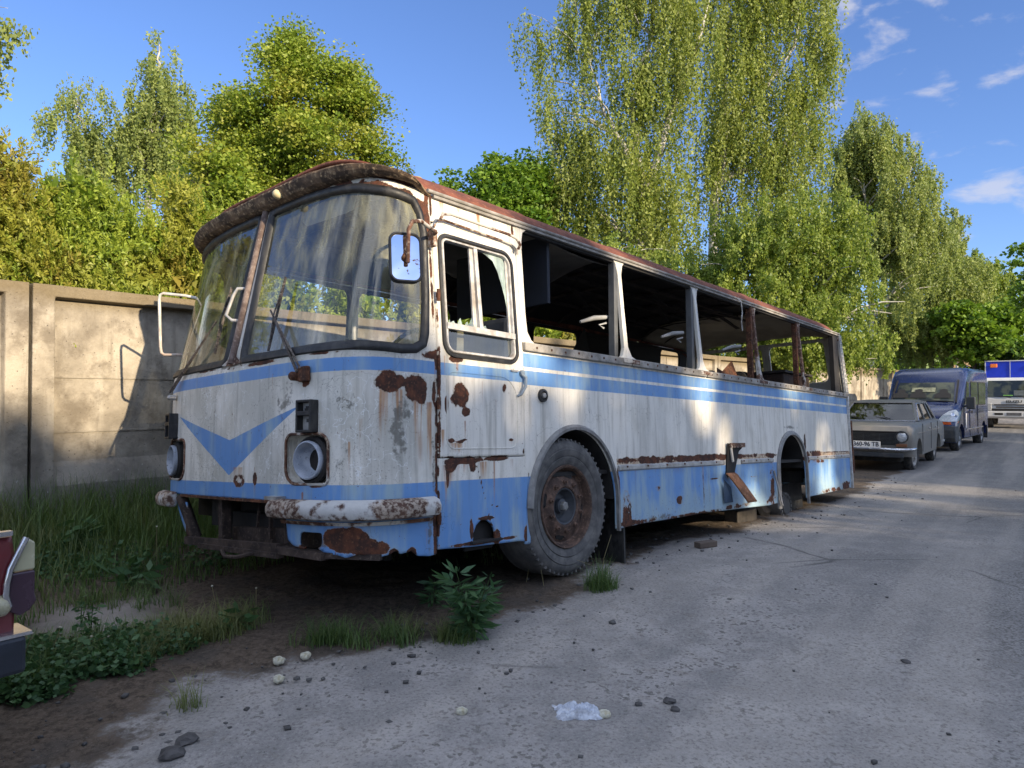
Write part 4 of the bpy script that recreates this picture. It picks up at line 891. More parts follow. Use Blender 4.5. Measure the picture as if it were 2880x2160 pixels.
# loose gravel
def stones(n,px,py,smin,smax,seed):
    r=np.random.default_rng(seed); V=[];Fc=[];k=0
    base=np.array([(-1,-1,-1),(1,-1,-1),(1,1,-1),(-1,1,-1),(-1,-1,1),(1,-1,1),(1,1,1),(-1,1,1)],float)
    fq=np.array([(0,3,2,1),(4,5,6,7),(0,1,5,4),(1,2,6,5),(2,3,7,6),(3,0,4,7)])
    for i in range(n):
        x,y=px[i],py[i]; s=smin+(smax-smin)*r.random()**3; b=base*(1-.35*r.random((8,1)))*(r.uniform(.6,1.1,3)*np.array([1,1,.6]))*s
        a=r.uniform(0,6.28); c,sn_=math.cos(a),math.sin(a); b=b@np.array([[c,sn_,0],[-sn_,c,0],[0,0,1]])
        V.append(b+np.array([x,y,gzr(x,y)+s*.35])); Fc.append(fq+8*k); k+=1
    return np.concatenate(V),np.concatenate(Fc)
M_GRAV=m_plain('dark_gravel',(.11,.105,.10),.9,0,.5,9,.3)
r=np.random.default_rng(5)
px_=[];py_=[]
while len(px_)<1500:
    x=r.uniform(-3,9);y=1.3+12*r.random()**1.6
    d=abs(poly_sdf(np.array([x]),np.array([y]),soilL)[0])
    if r.random()<.04+.96*math.exp(-(d/.45)**2): px_.append(x);py_.append(y)
V,Fq=stones(1500,px_,py_,.003,.017,9)
tag(arr_mesh('gravel',V,Fq,M_GRAV),'loose dark gravel and clods scattered over the dusty yard','gravel',kind='stuff')
def lump(name,px,py,s,mat,label,cat,flat=.75,group=None):
    p=ground_at(px,py); bm=bmesh.new(); bmesh.ops.create_icosphere(bm,subdivisions=3 if cat=='lump' else 2,radius=s)
    for v in bm.verts:
        n=fbm(np.array(v.co.x/s*2+px),np.array(v.co.y/s*2+v.co.z/s*1.7),3,int(px))-.5; v.co*=1+(.55 if cat=='lump' else .95)*float(n); v.co.z*=flat
    me=bpy.data.meshes.new(name); bm.to_mesh(me); bm.free(); smooth(me,60 if cat=='lump' else 12)
    o=link(name,me,mat); o.location=(p[0],p[1],p[2]+s*flat*.6); return tag(o,label,cat,group)
M_LUMP=m_plain('pale_flaky_lump',(.62,.60,.48),.8,0,.35,40,.6,(.24,.20,.10)); M_CLOD=m_plain('dark_clod',(.085,.08,.078),.95,0,.5,20,.6)
GL='pale crumbly lumps on the dusty ground'
lump('pale_lump',784,1866,.030,M_LUMP,'whitish crumbly lump at the soil edge, farther left one of the upper pair','lump',group=GL)
lump('pale_lump',858,1852,.028,M_LUMP,'yellowish crumbly lump beside dry grass, right of its white neighbour','lump',group=GL)
lump('pale_lump',784,1917,.027,M_LUMP,'broken whitish lump with crumbs, nearest the viewer of the left three','lump',group=GL)
lump('pale_lump',1299,2007,.024,M_LUMP,'brown and white lump lying alone left of the plastic bag','lump',group=GL)
lump('pale_lump',1699,2016,.026,M_LUMP,'round pale ball touching the right end of the plastic bag','lump',group=GL)
GC='dark clods on the road'
for px,py,s,lb in ((1884,1975,.026,'largest dark clod of the small heap right of the plastic bag'),(1796,1983,.018,'small dark clod between the plastic bag and the heap of clods'),(1900,1998,.020,'flat dark clod just below the heap right of the bag'),(526,2090,.045,'broad dark clod near the bottom left, upper of two'),(485,2128,.05,'broad dark clod at the bottom left, lower of two'),(2547,1864,.022,'single black stone on the open asphalt at right')):
    lump('dark_clod',px,py,s,M_CLOD,lb,'clod',.5,GC)
# plastic bag
p=ground_at(1630,2015); bm=bmesh.new(); bmesh.ops.create_grid(bm,x_segments=44,y_segments=24,size=1.)
rx,ry=.095,.042
for v in bm.verts:
    x,y=v.co.x,v.co.y; a=float(fbm(np.array(x*3+5),np.array(y*4+2),4,71)); b_=float(fbm(np.array(x*9),np.array(y*9),3,72))
    env=(1-abs(x)**2.2)*(1-abs(y)**2)
    v.co=Vector((x*rx*(1+.25*(a-.5))+(-.02 if y>.5 else 0),y*ry*(1+.5*(a-.5))*(1-.3*x),.004+max(0,env)*(.035+.075*(a-.35))+(b_-.5)*.020))
me=bpy.data.meshes.new('plastic_bag'); bm.to_mesh(me); bm.free(); smooth(me,80)
m,g=newmat('thin_white_plastic'); tr=g.n('ShaderNodeBsdfTransparent'); tr.inputs[0].default_value=(.95,.97,1,1)
g.out(g.mixsh(g.step(g.noise(g.coord(),30,3),.3,.7,.30,.70),S(g,tr.outputs[0]),g.bsdf((.74,.79,.88),.25)))
bag=link('plastic_bag',me,m); bag.location=(p[0],p[1],p[2]+.002); bag.rotation_euler=(.12,0,-.12)
tag(bag,'crumpled translucent white plastic bag lying on the road','plastic bag')
# bits of wood under the bus
def locw(u,v,w): return BM@Vector((u,v,w))
M_WOOD=m_plain('grey_old_wood',(.065,.056,.047),.9,0,.5,12,.4)
p=locw(3.62,.36,0); o=MB().box((0,0,.075),(.42,.16,.15)).build('wood_block',M_WOOD,bevel=.008); o.location=(p.x,p.y,gzr(p.x,p.y)-.01); o.rotation_euler=(0,0,.75); tag(o,'grey wooden block propping the bus ahead of its missing rear wheel','block')
p=locw(3.97,.40,0); o=MB().box((0,0,.17),(.05,.12,.36)).build('wood_plank',M_WOOD); o.location=(p.x,p.y,gzr(p.x,p.y)-.02); o.rotation_euler=(0,0,.7); tag(o,'short upright plank standing behind the wooden prop block','plank')
p=locw(4.30,.46,0); o=MB().lathe([(.12,0),(.17,.02),(.19,.06),(.19,.10),(.14,.13),(.10,.08),(.06,.07),(.05,.10),(.001,.10)],(0,0,.16),(0,-1,.1),28).build('old_wheel_drum',M_DARK,None,40); o.location=(p.x,p.y,gzr(p.x,p.y)); o.rotation_euler=(0,0,.7); tag(o,'dusty old drum lying on its rim beside the upright plank','drum')
p=locw(4.95,.30,0); o=MB().add([(-.28,0,0),(.30,0,.01),(.26,.0,.36),(-.22,0,.33),(-.28,.01,0),(.30,.01,.01),(.26,.01,.36),(-.22,.01,.33)],[(0,1,2,3),(4,7,6,5),(0,4,5,1),(1,5,6,2),(2,6,7,3),(3,7,4,0)]).build('rubber_flap',M_BLACK); o.location=(p.x,p.y,gzr(p.x,p.y)-.01); o.rotation_euler=(0,0,.70); tag(o,'black rubber mudflap standing behind the bare rear brake drum','mudflap')
p=ground_at(2000,1530)
o=MB().box((0,0,.03),(.20,.08,.05)).build('brick_piece',m_plain('dusty_brick',(.12,.09,.07),.9),bevel=.006); pp=ground_at(1985,1540); o.location=tuple(pp); o.rotation_euler=(0,0,.5); tag(o,'dusty broken brick on the soil beside the bus between its axles','brick')
# ================================================================== FENCE
m,g=newmat('old_concrete'); Pw=g.pos(); x_,y_,z_=g.xyz(Pw)
n=g.noise(Pw,1.7,5,.6); n2=g.noise(g.scale(Pw,(1,1,.22)),6,5,.6); n3=g.noise(Pw,40,4,.7)
c=g.mix(g.step(n,.38,.62),(.23,.20,.155),(.42,.37,.29)); c=g.mix(g.step(n2,.50,.75)*.45,c,(.52,.48,.40))
c=g.mix(g.step(g.noise(Pw,2.6,6,.7),.50,.66)*.65,c,(.14,.115,.085)); c=g.mix(g.step(g.noise(g.scale(Pw,(1,1,.12)),13,5,.6),.54,.74)*.55,c,(.17,.145,.11))
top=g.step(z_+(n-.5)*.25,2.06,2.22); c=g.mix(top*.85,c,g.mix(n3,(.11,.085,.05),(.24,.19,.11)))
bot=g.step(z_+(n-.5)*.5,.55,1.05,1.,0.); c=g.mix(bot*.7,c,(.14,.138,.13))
c=g.mix(g.step(n3,.60,.72)*.5,c,(.15,.135,.11)); c=g.mix(g.step(g.noise(Pw,26,4,.7),.64,.70)*bot*.9,c,(.62,.62,.60))
pit=g.step(g.voro(Pw,24,'F1'),.05,.16); c=g.mix((1.-pit)*g.step(g.noise(Pw,3,3),.5,.6)*.7,c,(.09,.08,.065))
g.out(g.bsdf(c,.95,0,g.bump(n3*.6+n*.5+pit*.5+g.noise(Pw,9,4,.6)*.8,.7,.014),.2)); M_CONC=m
FJ=[(85,5.58,2.29),None,None,(2020,16.5,2.32),None,None,(2428,27.,2.47),(2490,30.5,2.56)]
def fpt(px,Z): return ((px-1440)/F*Z,Z)
A0=np.array(fpt(85,5.58));A3=np.array(fpt(2020,16.5));A6=np.array(fpt(2428,27.));A7=np.array(fpt(2490,30.5)); d0=(A3-A0)/3
J_=[A0-d0*3,A0-d0*2,A0-d0,A0,A0+d0,A0+d0*2,A3,A3+(A6-A3)/3,A3+(A6-A3)*2/3,A6,A7]
dl=(A7-A6); J_+= [A7+dl*k for k in (1,2,3,4,5)]
TZ=[2.27,2.27,2.27,2.29,2.30,2.31,2.32,2.37,2.42,2.47,2.56,2.58,2.6,2.6,2.6,2.6]
labs={2:'weathered concrete fence panel cut by the left edge of the photo, behind the red car',3:'sunlit concrete fence panel with the shadow of the bus front across it',4:'concrete fence panel hidden behind the front half of the bus',5:'concrete fence panel behind the middle of the bus, seen through its empty windows',6:'concrete fence panel seen through the rear openings of the bus',7:'concrete fence panel seen through the rear window of the bus',8:'sunlit concrete fence panel just behind the rear corner of the bus',9:'narrow concrete fence panel with the dark shadow patch above the old saloon',10:'concrete fence panel directly behind the windscreen of the blue van'}
def fence_panel(a,b,z0,z1,label):
    d=b-a; L=np.hypot(*d); ang=math.atan2(d[1],d[0]); H=(z0+z1)/2; gl=min(gzr(*a),gzr(*b))-.25
    o=empty('fence_panel',(a[0],a[1],0),ang)
    x0,x1=.012,L-.012; y0,y1=0.,.16       # front face at y=0 (towards the road is -y)
    def hz_(x): return z0+(z1-z0)*x/L
    mb=MB(); fx0,fx1=.17,L-.17; zt=-.095; zb=.86; zb2=.68; rc=.075
    # frame : left, right, top, bottom (chamfered ledge), recessed field
    V=[(x0,0,gl),(x1,0,gl),(x1,0,hz_(x1)),(x0,0,hz_(x0)),(fx0,0,zb2),(fx1,0,zb2),(fx1,0,hz_(fx1)+zt),(fx0,0,hz_(fx0)+zt),
       (fx0+.012,rc,zb),(fx1-.012,rc,zb),(fx1-.012,rc,hz_(fx1)+zt-.01),(fx0+.012,rc,hz_(fx0)+zt-.01),
       (x0,y1,gl),(x1,y1,gl),(x1,y1,hz_(x1)),(x0,y1,hz_(x0))]
    Fc=[(0,1,5,4),(1,2,6,5),(2,3,7,6),(3,0,4,7),(4,5,9,8),(5,6,10,9),(6,7,11,10),(7,4,8,11),(8,9,10,11),(13,12,15,14),(0,3,15,12),(1,13,14,2),(3,2,14,15),(0,12,13,1)]
    mb.add(V,Fc); body=mb.build('panel',M_CONC,o,bevel=.012)
    mb=MB()
    for zz in (1.55,1.10): mb.bar((fx0+.02,rc-.002,zz),(fx1-.02,rc-.002,zz),.012,.014)
    mb.bar((L*.45,rc-.002,zb+.02),(L*.45,rc-.002,H-.13),.02,.010)
    mb.build('mould_line',M_CONC,o)
    return tag(o,label,'fence panel','concrete fence panels along the yard')
for i in range(2,len(J_)-1): fence_panel(J_[i],J_[i+1],TZ[i],TZ[i+1],labs.get(i,'concrete fence panel hidden behind the blue van, %s along the fence'%{11:'first past its windscreen',12:'second past it',13:'third past it',14:'last before the trees'}.get(i,'far')))
# ================================================================== PLANTS
def m_leaf(name,c1,c2,c3=None,tr=.35,rough=.5):
    m,g=newmat(name); t=g.attr('tint'); col=g.mix(t,c1,c2)
    if c3: col=g.mix(g.step(g.noise(g.pos(),.9,3),.50,.64)*.8,col,c3)
    a=g.bsdf(col,rough,0,None,.35)
    b=g.n('ShaderNodeBsdfTranslucent'); g.put(b.inputs[0],g.mix(.4,col,(c2[0]*1.1,c2[1]*1.15,c2[2]*.4)))
    g.out(g.mixsh(tr,a,S(g,b.outputs[0]))); return m
def leaves(C,size,mode='rand',r=RNG,asp=.6,down=.6,tri=False,tnt=None,dirs=None):
    n=len(C); a=r.normal(size=(n,3))
    if dirs is not None: a=a*.45+dirs
    elif mode=='hang': a=a*.55+np.array([0,0,-1.1])
    elif mode=='flat': a=a*np.array([1,1,.35])
    a/=np.linalg.norm(a,axis=1)[:,None]+1e-9
    b=np.cross(a,r.normal(size=(n,3))); b/=np.linalg.norm(b,axis=1)[:,None]+1e-9
    s=(size*(.6+.8*r.random(n)))[:,None]; t=np.clip(r.random(n)*.8+.1,0,1) if tnt is None else np.clip(tnt+(r.random(n)-.5)*.5,0,1)
    if tri:
        V=np.stack([C,C+a*s+b*s*asp*.5,C+a*s*.75-b*s*asp*.6],1); k=3
    else:
        V=np.stack([C,C+a*s*.5+b*s*asp*.5,C+a*s,C+a*s*.5-b*s*asp*.5],1); k=4
    return V.reshape(-1,3),np.arange(n*k).reshape(n,k),np.repeat(t,k)
def blades(name,B,H,Wd,lean,mat,r,label=None,cat=None,kind='stuff',parent=None):
    n=len(B); H=np.ones(n)*H; Wd=np.ones(n)*Wd; lean=np.ones(n)*lean; a=r.uniform(0,2*math.pi,n); ld=np.stack([np.cos(a),np.sin(a),0*a],1); wd=np.stack([-np.sin(a),np.cos(a),0*a],1)
    L=4; V=np.empty((n,L,2,3)); 
    for k in range(L):
        t=k/(L-1); c=B+np.array([0,0,1])*(H*t*(1-.25*t*lean))[:,None]+ld*(H*lean*t*t)[:,None]
        w=(Wd*(1-t)**.8+.0004)[:,None]; V[:,k,0]=c-wd*w/2; V[:,k,1]=c+wd*w/2
    V=V.reshape(-1,3); q=np.arange(n)[:,None]*2*L+np.array([[2*k] for k in range(L-1)]).T
    Q=np.stack([q,q+1,q+3,q+2],-1).reshape(-1,4); t=np.repeat(np.clip(r.random(n),0,1),2*L)
    o=arr_mesh(name,V,Q,mat,parent,{'tint':t})
    if label: tag(o,label,cat,kind=kind)
    return o
M_GRASS=m_leaf('grass_blades',(.050,.10,.030),(.14,.21,.06),(.20,.20,.08),.3)
M_WEED=m_leaf('weed_leaves',(.035,.090,.038),(.085,.165,.060),None,.25)
M_STRAW=m_leaf('dry_stalks',(.22,.19,.10),(.38,.33,.20),None,.2)
r=np.random.default_rng(21)
def fpos(s,d): return s*FS[0]+d*FD[0], s*FS[1]+d*FD[1]
def strip(n,s0,s1,d0,d1,pw=1.):
    s=r.uniform(s0,s1,n); d=d1-(d1-d0)*r.random(n)**pw; x,y=fpos(s,d); return np.stack([x,y,gz(x,y)-.01],1),d
# tall grass along the fence, left of the bus nose
P_,d_=strip(15000,.0,5.5,4.65,6.36,1.5); ok=(fbm(P_[:,0]*1.3,P_[:,1]*1.3,3,81)>.30)|(d_>5.6); P_=P_[ok];d_=d_[ok]
h=np.clip((d_-4.5)/1.5,.25,1)*r.uniform(.22,.62,len(P_))
blades('grass',P_,h,.0075,r.uniform(.1,.75,len(P_)),M_GRASS,r,'tall shaded green grass growing along the foot of the concrete fence','grass')
P2,_=strip(5000,4.5,16,5.7,6.36); blades('grass',P2,r.uniform(.15,.4,len(P2)),.008,r.uniform(.2,.7,len(P2)),M_GRASS,r,'grass along the fence foot behind the bus','grass')
# foreground patches (pixel blobs on the ground)
def blob_pts(L,dens):
    out=[]
    for (px,py,rx_,ry_,n) in L:
        k=int(n*dens)
        for _ in range(k):
            a=r.uniform(0,6.28); q=math.sqrt(r.random()); p=ground_at(px+rx_*q*math.cos(a),py+ry_*q*math.sin(a)); out.append(p)
    return np.array(out)
G0=[(60,1900,140,60,260),(250,1850,190,50,300),(430,1810,150,35,200),(560,1780,120,30,150),(670,1740,80,30,60),(1000,1812,180,14,55),(1290,1800,60,14,60),(1690,1655,40,14,90),(930,1800,60,16,50),(360,1700,160,25,60),(1120,1790,60,20,50),(530,1990,40,12,14),(1180,1560,400,30,60)]
P3=blob_pts(G0,1.); P3=np.repeat(P3,6,axis=0)+r.normal(size=(len(P3)*6,3))*np.array([.02,.02,0]); P3[:,2]=gz(P3[:,0],P3[:,1])-.005
blades('grass',P3,r.uniform(.03,.17,len(P3)),.0045,r.uniform(.2,1.2,len(P3)),M_GRASS,r,'short grass in patches on the soil edge in the foreground','grass')
# clover-like ground cover in the left foreground
C_=blob_pts([(60,1920,150,60,900),(240,1870,190,45,900),(430,1820,130,30,300),(330,1590,150,40,260),(200,1600,110,50,240),(560,1580,110,25,120),(120,1580,90,50,220)],1.); C_[:,2]+=np.abs(r.normal(size=len(C_)))*.045
C_=np.repeat(C_,3,axis=0)+r.normal(size=(len(C_)*3,3))*.018
V,Q_,t=leaves(C_,.032,'flat',r,.75); tag(arr_mesh('ground_weeds',V,Q_,M_WEED,None,{'tint':t}),'low dark green clover and weeds covering the ground at lower left','weeds',kind='stuff')
def plant(name,px,py,h,stems,leafn,leaflen,label,cat,spread=.10,star=False,group=None,mat=None,Z=None,curve=.3):
    p=ground_at(px,py); o=empty(name,tuple(p)); rr=np.random.default_rng(int(px*7+py)); mb=MB(); Cs=[];Ds=[]
    for s in range(stems):
        a=rr.uniform(0,6.28); sp=rr.uniform(.2,1)*spread; hh=h*rr.uniform(.6,1.); pts=[]
        for k in range(6):
            t=k/5; pts.append(Vector((math.cos(a)*sp*(t+curve*t*t),math.sin(a)*sp*(t+curve*t*t),hh*t)))
        mb.tube(pts,[.0045*(1-.7*k/5) for k in range(6)],5)
        for k in range(leafn):
            t=.15+.85*(k+.5)/leafn; i=min(4,int(t*5)); q=pts[i].lerp(pts[i+1],t*5-i)
            m_=7 if star else 2
            b=rr.uniform(0,6.28)
            for j in range(m_):
                ang=b+(j-(m_-1)/2)*(.42 if star else 3.14); dv=np.array([math.cos(ang),math.sin(ang),rr.uniform(-.35,.35)]); Cs.append(np.array(q)+ (dv*.02));Ds.append(dv)
                if star: pass
    mb.build('stem',M_GRASS,o,60)
    V,Q_,t=leaves(np.array(Cs),leaflen,'rand',rr,.22 if star else .34,dirs=np.array(Ds)*2.2); arr_mesh('foliage',V,Q_,mat or M_WEED,o,{'tint':t}); return tag(o,label,cat,group)
plant('leafy_weed',1330,1795,.40,9,6,.095,'tall weed with narrow fingered leaves growing under the front door of the bus','weed',.17,True)
plant('leafy_weed',1215,1705,.16,3,4,.08,'small fingered-leaf weed left of the tall one under the bus','weed',.06,True)
plant('leafy_weed',255,1790,.22,3,7,.05,'upright slim weed with whorled leaves in the left foreground','weed',.05)
plant('leafy_weed',228,1760,.18,2,6,.05,'shorter slim weed just left of its taller twin in the foreground','weed',.04)
plant('dandelion_plant',660,1770,.13,5,2,.12,'broad-leaved dandelion with pale stalks left of the bare soil','weed',.12)
plant('dandelion_plant',370,1650,.20,8,2,.16,'large dandelion clump with jagged leaves in front of the fence grass','weed',.20)
plant('dandelion_plant',230,1560,.3,6,3,.16,'broad-leaved weed against the tall grass near the fence joint','weed',.15)
plant('dandelion_plant',130,1500,.3,5,4,.14,'leafy weed at the fence joint behind the red car','weed',.12)
plant('leafy_weed',340,1830,.14,4,4,.06,'small bushy weed at the edge of the foreground grass patch','weed',.08)
# grass tuft by the wheel
p=ground_at(1690,1655); o=empty('grass_tuft',tuple(p)); rr=np.random.default_rng(3); B=np.zeros((110,3))+rr.normal(size=(110,3))*np.array([.03,.03,0])
blades('grass_blades',B,rr.uniform(.08,.26,110),.005,rr.uniform(.1,.9,110),M_GRASS,rr,parent=o,kind=None); MB().tube([(0,0,0),(.02,0,.2),(.07,0,.36)],.002,4).tube([(0,0,0),(-.05,0,.15),(-.16,0,.19)],.0015,4).tube([(.02,0,.08),(.10,0,.17),(.17,0,.13)],.0015,4).build('seed_stalk',M_STRAW,o); tag(o,'tuft of green grass with dry stalks beside the front wheel','grass tuft')
# stalks
for px,py,dx,dz,lb in ((60,1900,.05,.20,'long pale dandelion stalk leaning beside the red car, left of the pair'),(140,1880,.05,.20,'pale dandelion stalk right of its twin beside the red car'),(200,1870,.10,.14,'bare yellowish stalk bent right over the foreground weeds'),(185,1840,.22,.09,'long yellowish stalk lying slanted across the foreground weeds'),(610,1745,-.03,.20,'thin dandelion stalk with a pale head left of the dark soil'),(720,1735,.0,.17,'thin upright dandelion stalk above the dark soil'),(440,1345+255,.0,.30,'tall thin white stalk in the fence grass'),(1480,1640,.10,.34,'tall grass stalk with a seed head against the front tyre'),(1530,1650,-.07,.24,'long grass stalk leaning left below the front tyre')):
    p=ground_at(px,py); o=empty('flower_stalk',tuple(p)); MB().tube([(0,0,0),(dx*.3,0,dz*.5),(dx,0,dz)],.0022,5).build('stem',M_STRAW,o,60)
    MB().lathe([(.001,-.004),(.006,-.002),(.007,.003),(.001,.007)],(dx,0,dz),(0,0,1),8).build('seed_head',M_LUMP,o); tag(o,lb,'stalk',None)
# ================================================================== TREES
M_BARK=m_plain('birch_bark',(.50,.48,.43),.8,0,.3,6,.2,(.06,.055,.05)); M_BARKD=m_plain('dark_bark',(.10,.085,.065),.9,0,.4,6,.4)
def w_at(px,py,Z): return at(px,py,Z)
def sample_lobes(L,Z,n,rr,shell=.45,depth=1.,gap=.0,gap_s=1.3):
    vol=np.array([l[2]*l[2]*l[3] for l in L],float); vol=vol**.8; k=rr.choice(len(L),n,p=vol/vol.sum()); d=rr.normal(size=(n,3)); d/=np.linalg.norm(d,axis=1)[:,None]; q=rr.random(n)**shell
    s=Z/F; C=np.array([w_at(l[0],l[1],Z+(l[4] if len(l)>4 else 0)) for l in L])[k]; Rr=np.array([(l[2]*s,l[2]*s*depth,l[3]*s) for l in L])[k]
    lump_=.82+.36*vn(d[:,0]*2.5+k*3.1,d[:,2]*2.5+d[:,1]*2,5)
    P=C+d*Rr*(q*lump_)[:,None]
    if gap>0 and n>200:
        f=gap_s; v=(vn(P[:,0]*f+P[:,1]*f*.7,P[:,2]*f,3)+vn(P[:,0]*f*.6-P[:,1]*f,P[:,2]*f+P[:,1]*f*.5+9,4))/2
        k=v>gap; P2=P[k]; P=P2[rr.integers(0,len(P2),n)]+rr.normal(size=(n,3))*.06
    return P
def tree(name,label,Z,trunks,lobes,style,n,size,mats,seed,trunk_r=.14,bark=None,strand=1.3,group=None,depth=1.,shell=.45,cat='tree',limbs=26,tri=True):
    rr=np.random.default_rng(seed); base=w_at(trunks[0][0][0],1112,Z); bz=gzr(base[0],base[1]); o=empty(name,(base[0],base[1],bz)); org=np.array([base[0],base[1],bz])
    mb=MB(); tp=[]
    for ti,T in enumerate(trunks):
        pts=[Vector(w_at(x,y,Z))-Vector(org) for x,y in T]
        if ti==0: pts=[Vector((pts[0].x,0,-.2))]+pts
        # densify
        D=[]
        for i in range(len(pts)-1):
            for k in range(4): D.append(pts[i].lerp(pts[i+1],k/4)+Vector(rr.normal(size=3)*.04))
        D.append(pts[-1]); m_=len(D); mb.tube(D,[trunk_r*(1-.35*(ti>0))*(1-.88*i/(m_-1)) for i in range(m_)],8); tp+=[(d,trunk_r*(1-.85*i/(m_-1))) for i,d in enumerate(D)]
    tg=sample_lobes(lobes,Z,limbs,rr,.5,depth)-org
    for t in tg:
        t=Vector(t); c=[(d,r_) for d,r_ in tp if d.z<t.z-.15*abs((d-t).length)] or tp[:3]
        d,r_=min(c,key=lambda q:(q[0]-t).length+.0*q[0].z); L_=(t-d).length
        if L_<.3: continue
        mid=d.lerp(t,.5)+Vector((0,0,.12*L_)); mb.tube([d,d.lerp(mid,.55)+Vector(rr.normal(size=3)*.03*L_),mid,mid.lerp(t,.5)+Vector((0,0,.03*L_)),t],[min(r_*.6,.02+.012*L_)*k for k in (1,.8,.6,.4,.15)],5)
    mb.build('trunk',bark or M_BARK,o,60)
    if style=='birch':
        ns=max(8,n//34); S0=sample_lobes(lobes,Z,ns,rr,shell,depth,.40,.9)-org; ln=strand*rr.uniform(.35,1.25,ns); per=34; tt=np.tile(np.linspace(0,1,per),ns)+rr.normal(size=ns*per)*.01
        idx=np.repeat(np.arange(ns),per); sw=rr.normal(size=(ns,3))*.10; sw[:,2]=0; ph=rr.uniform(0,6.28,ns)
        C=S0[idx]+np.array([0,0,-1.])*(ln[idx]*tt)[:,None]+sw[idx]*(np.sin(tt*3+ph[idx]))[:,None]*ln[idx][:,None]*.8+rr.normal(size=(ns*per,3))*np.array([.05,.05,.03])*(.6+ .6*(1-tt))[:,None]
        tn=np.clip(.45+.3*rr.normal(size=ns),0,1)[idx]; V,Q_,t=leaves(C,size,'hang',rr,.75,tri=tri,tnt=tn)
    elif style=='clump':
        per=40; ns=max(8,n//per); S0=sample_lobes(lobes,Z,ns,rr,shell,depth,.47,1.7)-org; idx=np.repeat(np.arange(ns),per); sc=(.13+.20*rr.random(ns))[idx]
        o_=np.clip(rr.normal(size=(ns*per,3)),-1.7,1.7)*np.array([1.15,1.15,.35])*sc[:,None]; o_[:,2]-=.25*np.hypot(o_[:,0],o_[:,1]); C=S0[idx]+o_; tn=np.clip(.5+.28*rr.normal(size=ns),0,1)[idx]
        V,Q_,t=leaves(C,size,'flat',rr,.8,tri=False,tnt=tn)
    elif style=='thuja':
        per=20; ns=n//per; S0=sample_lobes(lobes,Z,ns,rr,.28,depth,.30,2.5)-org; idx=np.repeat(np.arange(ns),per); dv=rr.normal(size=(ns,3))*.5+np.array([0,-.35,.9]); dv/=np.linalg.norm(dv,axis=1)[:,None]; side_=np.cross(dv,rr.normal(size=(ns,3))); side_/=np.linalg.norm(side_,axis=1)[:,None]+1e-9
        tt=np.tile(np.linspace(0,1,per),ns); sg=np.tile(np.where(np.arange(per)%2,1.,-1.),ns); dd_=dv[idx]*.8+side_[idx]*(sg*.6)[:,None]; C=S0[idx]+dv[idx]*(tt*.17)[:,None]
        tn=np.clip(.5+.28*rr.normal(size=ns),0,1)[idx]; V,Q_,t=leaves(C,size,'rand',rr,.42,tri=True,tnt=tn,dirs=dd_*2)
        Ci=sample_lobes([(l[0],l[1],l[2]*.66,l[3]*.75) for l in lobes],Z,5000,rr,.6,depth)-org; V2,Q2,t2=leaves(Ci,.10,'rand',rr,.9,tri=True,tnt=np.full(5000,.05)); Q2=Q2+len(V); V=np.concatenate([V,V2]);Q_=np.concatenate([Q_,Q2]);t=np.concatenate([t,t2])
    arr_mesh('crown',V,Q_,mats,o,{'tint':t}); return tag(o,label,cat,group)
L_BIRCH=m_leaf('birch_leaves',(.13,.185,.028),(.34,.38,.085),(.22,.26,.065),.42)
L_BIRCHG=m_leaf('grey_birch_leaves',(.15,.20,.05),(.33,.38,.11),None,.42)
L_YOUNG=m_leaf('young_birch_leaves',(.12,.19,.026),(.30,.36,.07),None,.42)
L_LIND=m_leaf('linden_leaves',(.12,.20,.018),(.31,.37,.05),(.33,.33,.05),.38)
L_MAPLE=m_leaf('maple_leaves',(.07,.155,.014),(.20,.31,.034),None,.38)
L_THUJA=m_leaf('thuja_sprays',(.115,.185,.018),(.34,.41,.055),(.29,.30,.05),.28)
L_THUJAB=m_leaf('browned_thuja_sprays',(.16,.18,.022),(.36,.37,.055),(.29,.23,.05),.28)
Gf='trees beyond the fence'
tree('birch_tree','pale silvery birch with a thin spire top, left of the linden',22,[[(425,1000),(420,560),(425,400),(440,200),(448,125)],[(390,760),(330,620),(282,445),(233,347),(195,250)]],
     [(445,110,32,50),(445,200,65,110),(445,310,100,120),(340,330,95,120),(230,300,80,110),(185,235,50,55),(240,400,100,90),(500,300,50,80),(400,480,130,110),(250,500,120,80),(480,430,85,90),(140,330,30,60)],'birch',46000,.085,L_BIRCHG,101,.16,strand=1.0,group=Gf,limbs=34)
tree('linden_tree','broad pyramid-shaped linden with two peaks, left of the bus roof',18,[[(800,1000),(800,500),(820,300),(830,140)],[(850,620),(930,400),(965,200)]],
     [(830,120,38,55),(820,205,85,80),(800,310,135,90),(965,225,62,75),(990,320,85,90),(1030,420,75,60),(900,420,180,90),(720,390,140,80),(665,300,55,45),(640,235,28,25),(650,470,110,80),(700,540,130,70),(980,500,130,80)],'clump',130000,.075,L_LIND,102,.15,M_BARKD,group=Gf,limbs=40,shell=.42)
tree('linden_tree','small yellow-green linden in front of the gap between birch and big linden',16,[[(590,1000),(585,600),(575,420)]],[(575,400,40,50),(590,460,65,60),(560,540,70,70),(640,560,80,60)],'clump',20000,.085,L_LIND,103,.07,M_BARKD,group=Gf,limbs=14)
tree('maple_tree','dark green maple showing over the middle of the bus roof',24,[[(1410,1000),(1410,700),(1410,500)]],[(1430,470,55,48),(1400,540,105,75),(1320,575,85,60),(1262,520,26,30),(1480,560,85,85),(1335,500,35,30),(1500,480,60,60),(1420,640,140,80)],'clump',44000,.125,L_MAPLE,104,.14,M_BARKD,group=Gf,limbs=18,shell=.4)
